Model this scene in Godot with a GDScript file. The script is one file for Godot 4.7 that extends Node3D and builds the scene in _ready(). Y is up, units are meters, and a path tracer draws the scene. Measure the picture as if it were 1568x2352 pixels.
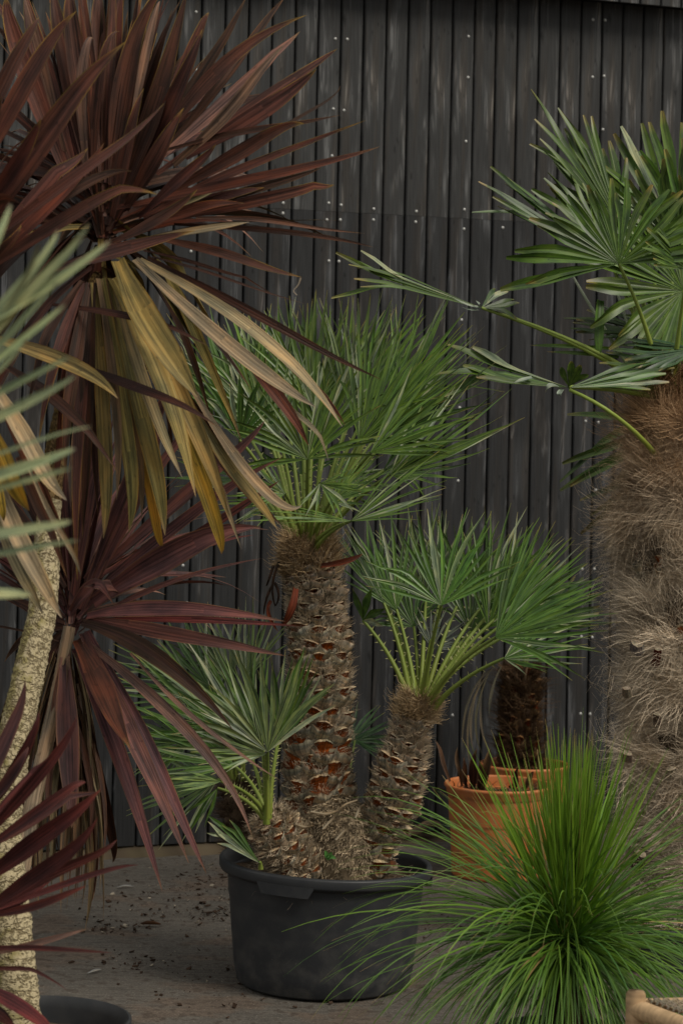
extends Node3D
# Potted palms and cordylines in front of a charred timber wall. Units are metres, y up.

const F := 5553.0
const EYE := Vector3(0, 1.76, 0)
const ROLL := 1.25
var rng := RandomNumberGenerator.new()
var M := {}
var counts := {}


class MB:
	var v := PackedVector3Array()
	var n := PackedVector3Array()
	var c := PackedColorArray()
	var t := PackedVector2Array()
	var i := PackedInt32Array()

	func p(pos: Vector3, nor: Vector3, col: Color, uv := Vector2.ZERO) -> int:
		v.append(pos); n.append(nor); c.append(col); t.append(uv)
		return v.size() - 1

	func strip(a: int, w: int, rows: int) -> void:  # a grid of rows x w vertices that starts at a
		for r in rows - 1:
			for k in w - 1:
				var o := a + r * w + k
				i.append(o); i.append(o + 1); i.append(o + w)
				i.append(o + 1); i.append(o + w + 1); i.append(o + w)

	func tri(a: Vector3, b: Vector3, d: Vector3, col: Color) -> void:
		var nor := (d - a).cross(b - a).normalized()
		var o := v.size()
		p(a, nor, col, Vector2(0, 0)); p(b, nor, col, Vector2(1, 0)); p(d, nor, col, Vector2(1, 1))
		i.append(o); i.append(o + 1); i.append(o + 2)

	func quad(a: Vector3, b: Vector3, d: Vector3, e: Vector3, col: Color, uv := [Vector2(0, 0), Vector2(1, 0), Vector2(1, 1), Vector2(0, 1)]) -> void:
		var nor := (d - a).cross(b - a).normalized()
		var o := v.size()
		p(a, nor, col, uv[0]); p(b, nor, col, uv[1]); p(d, nor, col, uv[2]); p(e, nor, col, uv[3])
		i.append_array(PackedInt32Array([o, o + 1, o + 2, o, o + 2, o + 3]))

	func mesh() -> ArrayMesh:
		for f in i.size() / 3:  # every triangle faces the way its corners do
			var q := f * 3
			var x := v[i[q]]
			if (v[i[q + 2]] - x).cross(v[i[q + 1]] - x).dot(n[i[q]] + n[i[q + 1]] + n[i[q + 2]]) < 0.0:
				var w := i[q + 1]
				i[q + 1] = i[q + 2]
				i[q + 2] = w
		var a := []
		a.resize(Mesh.ARRAY_MAX)
		a[Mesh.ARRAY_VERTEX] = v; a[Mesh.ARRAY_NORMAL] = n; a[Mesh.ARRAY_COLOR] = c; a[Mesh.ARRAY_TEX_UV] = t; a[Mesh.ARRAY_INDEX] = i
		var m := ArrayMesh.new()
		m.add_surface_from_arrays(Mesh.PRIMITIVE_TRIANGLES, a)
		return m


# ---------------------------------------------------------------- helpers
func P(u: float, v: float, d: float) -> Vector3:  # where a point seen at (u, v) and d metres away stands
	var x := (u - 784.0) / F * d
	var y := -(v - 921.5) / F * d
	var r := deg_to_rad(ROLL)
	return EYE + Vector3(x * cos(r) - y * sin(r), x * sin(r) + y * cos(r), -d)


func rr(a: float, b: float) -> float:
	return rng.randf_range(a, b)


func rv(s: float) -> Vector3:
	return Vector3(rr(-s, s), rr(-s, s), rr(-s, s))


func numbered(s: String) -> String:
	var k: int = counts.get(s, 0)
	counts[s] = k + 1
	return s if k == 0 else "%s_%03d" % [s, k]


func thing(called: String, label: String, category: String, at := Vector3.ZERO, group := "") -> Node3D:
	var o := Node3D.new()
	o.name = numbered(called)
	add_child(o, true)
	o.position = at
	o.set_meta("label", label)
	o.set_meta("category", category)
	if group: o.set_meta("group", group)
	return o


func part(parent: Node3D, called: String, mesh: Mesh, mat: Material, at := Transform3D(), kind := "") -> MeshInstance3D:
	var o := MeshInstance3D.new()
	o.mesh = mesh
	o.material_override = mat
	var key := "%s/%s" % [parent.get_instance_id(), called]
	var k: int = counts.get(key, 0)
	counts[key] = k + 1
	o.name = called if k == 0 else "%s_%03d" % [called, k]
	o.transform = at
	parent.add_child(o, true)
	if kind: o.set_meta("kind", kind)
	return o


func single(called: String, mesh: Mesh, mat: Material, label: String, category: String, at := Transform3D(), kind := "", group := "") -> MeshInstance3D:
	var o := MeshInstance3D.new()
	if mesh: o.mesh = mesh
	o.material_override = mat
	o.name = numbered(called)
	o.transform = at
	add_child(o, true)
	if label: o.set_meta("label", label)
	if category: o.set_meta("category", category)
	if kind: o.set_meta("kind", kind)
	if group: o.set_meta("group", group)
	return o


func swarm(parent: Node3D, called: String, mesh: Mesh, mat: Material, where: Array, cols: Array) -> MultiMeshInstance3D:
	var mm := MultiMesh.new()
	mm.transform_format = MultiMesh.TRANSFORM_3D
	mm.use_colors = true
	mm.mesh = mesh
	mm.instance_count = where.size()
	for k in where.size():
		mm.set_instance_transform(k, where[k])
		mm.set_instance_color(k, cols[k])
	var o := MultiMeshInstance3D.new()
	o.multimesh = mm
	o.material_override = mat
	var key := "%s/%s" % [parent.get_instance_id(), called]
	var k2: int = counts.get(key, 0)
	counts[key] = k2 + 1
	o.name = called if k2 == 0 else "%s_%03d" % [called, k2]
	o.set_meta("kind", "stuff")
	parent.add_child(o, true)
	return o


func bez(a: Vector3, m: Vector3, b: Vector3, k: int) -> PackedVector3Array:  # a curve from a through m to b
	var h := 2.0 * m - 0.5 * (a + b)
	var out := PackedVector3Array()
	for j in k:
		var s := float(j) / (k - 1)
		out.append(a * (1 - s) * (1 - s) + h * 2.0 * s * (1 - s) + b * s * s)
	return out


func spline(q: Array, k: int) -> PackedVector3Array:  # Catmull-Rom through q, k steps a span
	var out := PackedVector3Array()
	for a in q.size() - 1:
		var p0: Vector3 = q[maxi(a - 1, 0)]
		var p1: Vector3 = q[a]
		var p2: Vector3 = q[a + 1]
		var p3: Vector3 = q[mini(a + 2, q.size() - 1)]
		for j in k:
			out.append(p1.cubic_interpolate(p2, p0, p3, float(j) / k))
	out.append(q[q.size() - 1])
	return out


func frame(pts: PackedVector3Array, j: int) -> Vector3:
	return (pts[mini(j + 1, pts.size() - 1)] - pts[maxi(j - 1, 0)]).normalized()


func tint(c: Color, amount: float) -> Color:
	var b := 1.0 + rr(-amount, amount)
	return Color(c.r * b * (1 + rr(-amount, amount) * 0.3), c.g * b * (1 + rr(-amount, amount) * 0.3), c.b * b * (1 + rr(-amount, amount) * 0.3))


func ribbon(mb: MB, pts: PackedVector3Array, wid: PackedFloat32Array, hint: Vector3, tw0: float, tw1: float, fold: float, body: Color, edge: Color, tip: Color, edge_from := 0.0, tip_from := 0.88, mid := 1.0) -> void:
	var k := pts.size()
	var o := mb.v.size()
	var xs := [-1.0, -0.86, -0.4, 0.0, 0.4, 0.86, 1.0]
	var off := rr(0, 1)
	var run := 0.0
	for j in k:
		var s := float(j) / (k - 1)
		if j: run += pts[j].distance_to(pts[j - 1])
		var tg := frame(pts, j)
		var nr := (hint - tg * hint.dot(tg))
		nr = nr.normalized() if nr.length() > 1e-4 else tg.cross(Vector3.RIGHT).normalized()
		nr = nr.rotated(tg, lerpf(tw0, tw1, s))
		var sd := tg.cross(nr)
		var w := wid[j] * 0.5
		var te := smoothstep(tip_from, 1.0, s)
		var ee := smoothstep(edge_from, edge_from + 0.25, s) if edge_from > 0.0 else 1.0
		for x in xs:
			var ax: float = absf(x)
			var pos: Vector3 = pts[j] + sd * x * w + nr * fold * w * ax
			var nn: Vector3 = (nr - sd * signf(x) * fold * minf(1.0, ax * 2.5)).normalized()
			var col := body
			if ax > 0.95: col = body.lerp(edge, ee)
			elif ax < 0.1: col = Color(body.r * mid, body.g * mid, body.b * mid)
			col = col.lerp(tip, te)
			mb.p(pos, nn, col, Vector2(off + x * 0.22, run * 1.6 + off * 3.0))
	mb.strip(o, 7, k)


func lance(w: float, k: int) -> PackedFloat32Array:
	var out := PackedFloat32Array()
	for j in k:
		var s := float(j) / (k - 1)
		var a := lerpf(0.45, 1.0, smoothstep(0.0, 0.36, s))
		if s > 0.38: a *= maxf(0.015, 1.0 - pow((s - 0.38) / 0.62, 1.55))
		out.append(w * a)
	return out


func leaf_width(w: float, k: int, narrow := 0.5) -> PackedFloat32Array:
	var out := PackedFloat32Array()
	for j in k:
		var s := float(j) / (k - 1)
		var a := lerpf(narrow, 1.0, smoothstep(0.0, 0.4, s))
		if s > 0.5: a *= maxf(0.02, 1.0 - pow((s - 0.5) / 0.5, 2.1))
		out.append(w * a)
	return out


func tube(mb: MB, pts: PackedVector3Array, rad: Array, sides: int, col: Color, col2: Color, flat := 1.0, hint := Vector3.UP) -> void:
	var k := pts.size()
	var o := mb.v.size()
	var run := 0.0
	for j in k:
		if j: run += pts[j].distance_to(pts[j - 1])
		var s := float(j) / (k - 1)
		var tg := frame(pts, j)
		var nr := hint - tg * hint.dot(tg)
		if nr.length() < 0.05: nr = Vector3.BACK - tg * Vector3.BACK.dot(tg)
		nr = nr.normalized()
		var sd := tg.cross(nr)
		var f := s * (rad.size() - 1)
		var a := int(f)
		var r: float = lerpf(rad[a], rad[mini(a + 1, rad.size() - 1)], f - a)
		for q in sides + 1:
			var an := TAU * q / sides
			var dir := sd * cos(an) + nr * sin(an) * flat
			mb.p(pts[j] + dir * r, dir.normalized(), col.lerp(col2, s), Vector2(float(q) / sides, run * 2.0))
	mb.strip(o, sides + 1, k)


func noise(freq: float, seed_: int, octaves := 4, kind := FastNoiseLite.TYPE_SIMPLEX_SMOOTH) -> FastNoiseLite:
	var f := FastNoiseLite.new()
	f.noise_type = kind
	f.seed = seed_
	f.frequency = freq
	f.fractal_octaves = octaves
	return f


func tex(im: Image) -> ImageTexture:
	return ImageTexture.create_from_image(im)


func mat(col: Color, rough := 0.6, spec := 0.35, vertex := true) -> StandardMaterial3D:
	var m := StandardMaterial3D.new()
	m.albedo_color = col.linear_to_srgb() if not vertex else Color.WHITE
	m.vertex_color_use_as_albedo = vertex
	m.roughness = rough
	m.metallic_specular = spec
	m.cull_mode = BaseMaterial3D.CULL_DISABLED
	return m


# ---------------------------------------------------------------- materials
func make_materials() -> void:
	# long veins of a strap leaf: u across, v along
	var im := Image.create(128, 256, true, Image.FORMAT_RGB8)
	var hm := Image.create(128, 256, true, Image.FORMAT_RGB8)
	var a := noise(0.09, 3, 3)
	var b := noise(0.025, 8, 4)
	for y in 256:
		for x in 128:
			var vein := a.get_noise_2d(x * 1.0, y * 0.025)
			var fine := a.get_noise_2d(x * 4.0 + 300.0, y * 0.08)
			var blot := b.get_noise_2d(x * 0.6, y * 0.5)
			var spot := smoothstep(0.45, 0.7, b.get_noise_2d(x * 3.0 + 700.0, y * 2.2))
			var g := clampf(0.80 + vein * 0.28 + fine * 0.18 + blot * 0.34, 0.0, 1.0) * (1.0 - 0.35 * spot)
			im.set_pixel(x, y, Color(g, clampf(g * (1.0 - blot * 0.10), 0, 1), clampf(g * (1.0 - blot * 0.2), 0, 1)))
			var h := 0.5 + vein * 0.5 + fine * 0.35
			hm.set_pixel(x, y, Color(h, h, h))
	M.leaf = mat(Color.WHITE, 0.56, 0.32)
	M.leaf.albedo_texture = tex(im)
	M.leaf.heightmap_enabled = true
	M.leaf.heightmap_texture = tex(hm)
	M.leaf.heightmap_scale = 0.12
	M.leaf.backlight_enabled = true
	M.leaf.backlight = Color(0.25, 0.2, 0.15)
	M.fan = mat(Color.WHITE, 0.40, 0.42)
	M.fan.albedo_texture = M.leaf.albedo_texture
	M.fan.backlight_enabled = true
	M.fan.backlight = Color(0.25, 0.3, 0.1)
	M.grass = mat(Color.WHITE, 0.45, 0.4)
	M.grass.backlight_enabled = true
	M.grass.backlight = Color(0.3, 0.4, 0.1)
	M.stalk = mat(Color.WHITE, 0.5, 0.4)
	M.fibre = mat(Color.WHITE, 0.95, 0.1)
	M.husk = mat(Color.WHITE, 0.85, 0.2)
	M.husk.albedo_texture = M.leaf.albedo_texture
	# charred boards: dark coat worn to grey and brown along the grain
	var w := Image.create(512, 2048, true, Image.FORMAT_RGB8)
	var wh := Image.create(256, 1024, true, Image.FORMAT_RGB8)
	var n1 := noise(0.012, 11, 4)
	var n2 := noise(0.02, 21, 3)
	var n3 := noise(0.11, 31, 2)
	for y in 2048:
		for x in 512:
			var warp := n1.get_noise_2d(x * 0.9, y * 0.10) * 26.0
			var rings := n2.get_noise_2d(x * 3.2 + warp * 6.0, y * 0.10 + 90.0)
			var flame := smoothstep(0.06, 0.46, rings)
			var patch := smoothstep(-0.12, 0.38, n1.get_noise_2d(x * 0.8 + 500.0, y * 0.22))
			var grain := n3.get_noise_2d(x * 2.4, y * 0.05)
			var brown := smoothstep(0.0, 0.45, n1.get_noise_2d(x * 1.1 + 900.0, y * 0.12 + 77.0))
			var knot := smoothstep(0.52, 0.75, n2.get_noise_2d(x * 1.1 + 40.0, y * 0.55 + 800.0))
			var g := (0.034 + 0.020 * grain + 0.094 * flame * patch + 0.018 * patch) * (1.0 - 0.6 * knot)
			g = maxf(g, 0.014)
			var col := Color(g * 0.98, g * 0.985, g * 0.975).lerp(Color(g * 1.24, g * 0.96, g * 0.70), brown * 0.38)
			w.set_pixel(x, y, col.linear_to_srgb())
			if x % 2 == 0 and y % 2 == 0:
				var h := clampf(0.5 + grain * 0.5 + rings * 0.25, 0, 1)
				wh.set_pixel(x / 2, y / 2, Color(h, h, h))
	M.board = mat(Color.WHITE, 0.62, 0.35)
	M.board.albedo_texture = tex(w)
	M.board.heightmap_enabled = true
	M.board.heightmap_texture = tex(wh)
	M.board.heightmap_scale = 0.12
	M.board_low = M.board.duplicate()  # the lower course is less weathered; its dark tint also includes painted shade
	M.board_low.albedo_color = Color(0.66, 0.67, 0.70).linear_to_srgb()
	M.nail = mat(Color(0.42, 0.42, 0.40), 0.45, 0.5, false)
	M.nail.metallic = 0.55
	M.backing = mat(Color(0.008, 0.008, 0.008), 0.9, 0.2, false)
	# yard concrete under trodden soil
	var gi := Image.create(1024, 1024, true, Image.FORMAT_RGB8)
	var gh := Image.create(512, 512, true, Image.FORMAT_RGB8)
	var g1 := noise(0.004, 5, 5)
	var g2 := noise(0.03, 6, 4)
	var g3 := noise(0.22, 7, 2)
	for y in 1024:
		for x in 1024:
			var big := g1.get_noise_2d(x, y * 1.6)
			var mid := g2.get_noise_2d(x, y)
			var fine := g3.get_noise_2d(x, y)
			var drag := n3.get_noise_2d(x * 0.05 + y * 0.03, y * 0.9)
			var g := 0.092 + 0.022 * big + 0.03 * mid + 0.032 * fine + 0.02 * drag
			var soil := smoothstep(0.16, 0.34, mid * 0.8 + fine * 0.25 + big * 0.25)
			var rust := smoothstep(0.1, 0.4, g1.get_noise_2d(x + 700.0, y * 1.4))
			var col := Color(g * 1.1, g * 0.98, g * 0.83).lerp(Color(g * 1.3, g * 0.93, g * 0.68), rust * 0.6).lerp(Color(0.045, 0.034, 0.026), soil * 0.7)
			if fine > 0.62: col = col.lerp(Color(0.3, 0.28, 0.24), 0.6)
			gi.set_pixel(x, y, Color(maxf(col.r, 0.01), maxf(col.g, 0.01), maxf(col.b, 0.01)).linear_to_srgb())
			if x % 2 == 0 and y % 2 == 0:
				var h := clampf(0.5 + fine * 0.3 + mid * 0.3, 0, 1)
				gh.set_pixel(x / 2, y / 2, Color(h, h, h))
	M.ground = mat(Color.WHITE, 0.8, 0.3, false)
	M.ground.albedo_texture = tex(gi)
	M.ground.uv1_triplanar = true
	M.ground.uv1_world_triplanar = true
	M.ground.uv1_scale = Vector3(0.55, 0.55, 0.55)
	M.ground.heightmap_enabled = true
	M.ground.heightmap_texture = tex(gh)
	M.ground.heightmap_scale = 0.5
	M.dirt = mat(Color.WHITE, 0.95, 0.1)
	# plastics
	var pi := Image.create(512, 512, true, Image.FORMAT_RGB8)
	var pd := Image.create(512, 512, true, Image.FORMAT_RGB8)
	for y in 512:
		for x in 512:
			var s := g2.get_noise_2d(x * 0.7, y * 0.4)
			var f := g3.get_noise_2d(x, y)
			var low := clampf(float(y) / 512.0, 0, 1)
			var dust := clampf(0.25 + s * 0.9 + f * 0.18, 0, 1) * (0.2 + 0.9 * low * low)
			pi.set_pixel(x, y, Color(0.024, 0.026, 0.029).lerp(Color(0.105, 0.10, 0.09), dust * 0.62).linear_to_srgb())
			var c := Color(0.46, 0.135, 0.034).lerp(Color(0.50, 0.19, 0.07), clampf(0.4 + s * 0.9, 0, 1))
			if s + f * 0.35 > 0.42: c = c.lerp(Color(0.16, 0.08, 0.04), 0.45)
			pd.set_pixel(x, y, Color(c.r * (1 + f * 0.08), c.g * (1 + f * 0.08), c.b).linear_to_srgb())
	for k in 260:  # scratches and splashes of soil
		var x0 := rng.randi() % 512
		var y0 := int(512.0 * sqrt(rng.randf()))
		var len := rng.randi() % 34 + 3
		var dx := rr(-0.5, 0.5) if k % 3 else rr(-2.0, 2.0)
		for j in len:
			var px := posmod(x0 + int(dx * j), 512)
			var py := mini(y0 + (j if k % 3 else j / 6), 511)
			pi.set_pixel(px, py, pi.get_pixel(px, py).lerp(Color(0.42, 0.41, 0.38) if k % 2 else Color(0.36, 0.30, 0.23), rr(0.1, 0.4)))
	M.tub = mat(Color.WHITE, 0.5, 0.45, false)
	M.tub.albedo_texture = tex(pi)
	M.terracotta = mat(Color.WHITE, 0.5, 0.45, false)
	M.terracotta.albedo_texture = tex(pd)
	# cordyline bark: pale plates with dark cracks and a mossy bloom
	var bi := Image.create(256, 1024, true, Image.FORMAT_RGB8)
	var bh := Image.create(256, 1024, true, Image.FORMAT_RGB8)
	var cell := noise(0.055, 14, 1, FastNoiseLite.TYPE_CELLULAR)
	cell.cellular_return_type = FastNoiseLite.RETURN_DISTANCE2_SUB
	cell.cellular_jitter = 1.0
	for y in 1024:
		for x in 256:
			var wx := g2.get_noise_2d(x * 1.5, y * 1.5) * 16.0
			var wy := g2.get_noise_2d(x * 1.5 + 400.0, y * 1.5) * 16.0
			var ang := TAU * x / 256.0
			var cr := cell.get_noise_3d(cos(ang) * 17.0 + wx, (y + wy) * 0.62, sin(ang) * 17.0 + wy) * 0.5 + 0.5
			var crack := smoothstep(0.0, 0.085, cr)
			var s := g2.get_noise_2d(x * 0.8 + 90.0, y * 0.5)
			var f := g3.get_noise_2d(x, y)
			var moss := smoothstep(-0.2, 0.5, s + 0.55 * cos(ang - 3.3))
			var c := Color(0.50, 0.42, 0.26).lerp(Color(0.27, 0.23, 0.085), moss * 0.85)
			c = c * (1.0 + 0.3 * f)
			c = Color(0.17, 0.13, 0.07).lerp(c, crack)
			bi.set_pixel(x, y, Color(clampf(c.r, 0, 1), clampf(c.g, 0, 1), clampf(c.b, 0, 1)).linear_to_srgb())
			var h := clampf(crack * 0.8 + f * 0.12, 0, 1)
			bh.set_pixel(x, y, Color(h, h, h))
	M.bark = mat(Color.WHITE, 0.85, 0.2, false)
	M.bark.albedo_texture = tex(bi)
	M.bark.heightmap_enabled = true
	M.bark.heightmap_texture = tex(bh)
	M.bark.heightmap_scale = 0.45
	M.shaded_bark = M.bark.duplicate()  # same bark, its colour darkened for the shade behind the leaves
	M.shaded_bark.albedo_color = Color(0.34, 0.26, 0.19).linear_to_srgb()
	# turned pale timber
	var ti := Image.create(256, 256, true, Image.FORMAT_RGB8)
	for y in 256:
		for x in 256:
			var gr := n3.get_noise_2d(x * 0.08, y * 1.1)
			var s := g2.get_noise_2d(x * 0.5, y)
			var c := Color(0.52, 0.37, 0.22) * (1.0 + 0.3 * gr + 0.22 * s)
			ti.set_pixel(x, y, Color(clampf(c.r, 0, 1), clampf(c.g, 0, 1), clampf(c.b, 0, 1)).linear_to_srgb())
	M.timber = mat(Color.WHITE, 0.7, 0.3)
	M.timber.albedo_texture = tex(ti)


# ---------------------------------------------------------------- pots
func pot(called: String, label: String, at: Vector3, prof: Array, m: Material, soil_r: float, soil_y: float, tilt := 0.0, group := "") -> Node3D:
	# prof: [radius, height] from the foot up over the rim and down inside
	var o := thing(called, label, "plant pot", at, group)
	var mb := MB.new()
	var sides := 72
	var top: float = 0.0
	for q in prof: top = maxf(top, q[1])
	for j in prof.size():
		var pr: Array = prof[j]
		var a: Array = prof[maxi(j - 1, 0)]
		var b: Array = prof[mini(j + 1, prof.size() - 1)]
		var dr: float = b[0] - a[0]
		var dy: float = b[1] - a[1]
		for q in sides + 1:
			var an := TAU * q / sides
			var dir := Vector3(cos(an), 0, sin(an))
			var y: float = pr[1] + tilt * cos(an) * smoothstep(0.4, 1.0, pr[1] / top)
			mb.p(dir * pr[0] + Vector3(0, y, 0), (dir * dy - Vector3.UP * dr).normalized(), Color.WHITE, Vector2(2.0 * q / sides, 1.0 - pr[1] / top))
	mb.strip(0, sides + 1, prof.size())
	part(o, "pot_wall", mb.mesh(), m)
	var sb := MB.new()
	var nz := noise(9.0, 4, 4)
	var rings := 14
	for r in rings:
		for q in 49:
			var an := TAU * q / 48
			var rad := soil_r * r / (rings - 1)
			var x := cos(an) * rad
			var z := sin(an) * rad
			var k := 1.0 + nz.get_noise_2d(x * 6.0, z * 6.0) * 0.6
			sb.p(Vector3(x, soil_y + nz.get_noise_2d(x, z) * 0.012 + tilt * x / soil_r * 0.7, z), Vector3.UP, Color(0.085 * k, 0.06 * k, 0.04 * k), Vector2(x, z))
	sb.strip(0, 49, rings)
	part(o, "soil", sb.mesh(), M.dirt)
	return o


# ---------------------------------------------------------------- strap-leaved plants
const BODY := [Color(0.125, 0.047, 0.032), Color(0.29, 0.160, 0.115), Color(0.33, 0.245, 0.075), Color(0.42, 0.32, 0.18), Color(0.125, 0.031, 0.027), Color(0.22, 0.135, 0.075), Color(0.068, 0.029, 0.017), Color(0.46, 0.27, 0.03), Color(0.165, 0.068, 0.062), Color(0.145, 0.045, 0.024)]
const EDGE := [Color(0.42, 0.26, 0.045), Color(0.25, 0.13, 0.08), Color(0.36, 0.2, 0.03), Color(0.5, 0.36, 0.16), Color(0.2, 0.05, 0.03), Color(0.3, 0.2, 0.1), Color(0.22, 0.1, 0.02), Color(0.5, 0.3, 0.04), Color(0.26, 0.13, 0.07), Color(0.3, 0.13, 0.04)]
const TIPC := [Color(0.40, 0.25, 0.05), Color(0.3, 0.2, 0.1), Color(0.42, 0.3, 0.16), Color(0.45, 0.36, 0.26), Color(0.2, 0.06, 0.04), Color(0.3, 0.22, 0.14), Color(0.25, 0.14, 0.06), Color(0.3, 0.16, 0.06), Color(0.26, 0.14, 0.08), Color(0.3, 0.16, 0.06)]


func strap(root: Node3D, a: Vector3, m: Vector3, b: Vector3, w: float, col: int, hint: Vector3, tw := 0.6, k := 13, fold := 0.32) -> void:
	var pts := bez(a, m, b, k)
	var wob := rv(0.006)
	for j in k:
		var s := float(j) / (k - 1)
		pts[j] += wob * sin(s * 7.0) * s
	if w < 0.036 and rng.randf() < 0.2 and k > 10:  # some leaves have a crease and hang from it
		var j0 := int(k * rr(0.55, 0.8))
		var turn := rr(0.15, 0.5)
		for j in range(j0 + 1, k): pts[j] = pts[j0] + (pts[j] - pts[j0]) * (1.0 - turn * 0.25) + Vector3.DOWN * pts[j].distance_to(pts[j0]) * turn
	var mb := MB.new()
	var t0 := rr(-tw, tw)
	ribbon(mb, pts, leaf_width(w * 0.92, k) if col in [2, 3, 5, 7] else lance(w, k), hint, t0, t0 + rr(-tw, tw) * 0.8, fold * rr(0.5, 1.3), tint(BODY[col], 0.2), tint(EDGE[col], 0.2), TIPC[col], 0.0 if col in [2, 7, 8] else 0.45, rr(0.84, 0.95), rr(0.8, 1.35))
	part(root, "leaf", mb.mesh(), M.leaf)


func traced(root: Node3D, rows: Array, d: float, slim := 1.0) -> void:
	# each row: tip, middle and base of a leaf, its width, how far the tip stands behind the base, its colour
	for r in rows:
		var dz: float = r[7]
		var b := P(r[0], r[1], d + dz)
		var m := P(r[2], r[3], d + dz * 0.55 + (-0.04 if dz < 0 else 0.0))
		var a := P(r[4], r[5], d)
		var hint := Vector3(rr(-0.35, 0.35), 0.35, 1.0)
		strap(root, a, m, b, r[6] * 1.1 * slim / F * d, r[8], hint, 0.35, 15)


func rosette(root: Node3D, at: Vector3, count: int, len0: float, len1: float, w: float, col: Array, e0: float, e1: float, az0: float, az1: float, sag: float) -> void:
	# az 90 degrees points away from the camera, 0 to the right
	for k in count:
		var e := deg_to_rad(rr(e0, e1))
		var az := deg_to_rad(rr(az0, az1))
		var dir := Vector3(cos(az) * cos(e), sin(e), -sin(az) * cos(e))
		var L := rr(len0, len1)
		var a := at + dir * 0.03 + Vector3(0, rr(-0.06, 0.09), 0)
		var g := sag * L * cos(e) * rr(0.4, 1.3)
		var m := a + dir * L * 0.52 + Vector3(0, -g * 0.18, 0)
		var b := a + dir * L + Vector3(0, -g, 0)
		var hint := Vector3.UP * 0.9 - dir * 0.2 + Vector3(rr(-0.4, 0.4), 0, rr(0.0, 0.5)) - Vector3(dir.x, 0, dir.z) * 0.6
		strap(root, a, m, b, w * rr(0.75, 1.15), col[rng.randi() % col.size()], hint, 0.7, 11)


func bark_trunk(root: Node3D, q: Array, rad: Array, m: Material, called := "trunk") -> void:
	var pts := spline(q, 44)
	var mb := MB.new()
	var nz := noise(14.0, 12, 3)
	var plate := noise(46.0, 15, 2)
	var sides := 40
	var k := pts.size()
	var run := 0.0
	for j in k:
		if j: run += pts[j].distance_to(pts[j - 1])
		var tg := frame(pts, j)
		var sd := tg.cross(Vector3.BACK).normalized()
		var fw := sd.cross(tg)
		var f := float(j) / (k - 1) * (rad.size() - 1)
		var r: float = lerpf(rad[int(f)], rad[mini(int(f) + 1, rad.size() - 1)], f - int(f))
		for s in sides + 1:
			var an := TAU * (s % sides) / sides
			var dir := sd * cos(an) + fw * sin(an)
			var bump := 1.0 + 0.09 * nz.get_noise_3d(dir.x * 0.08, pts[j].y, dir.z * 0.08) + 0.07 * plate.get_noise_3d(dir.x * 0.035, pts[j].y * 1.5, dir.z * 0.035) + 0.03 * sin(run * 420.0 + 5.0 * nz.get_noise_3d(dir.x * 0.1, pts[j].y, dir.z * 0.1))
			mb.p(pts[j] + dir * r * bump, dir, Color.WHITE, Vector2(float(s) / sides, run * 1.3))
	mb.strip(0, sides + 1, k)
	part(root, called, mb.mesh(), m)


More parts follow.
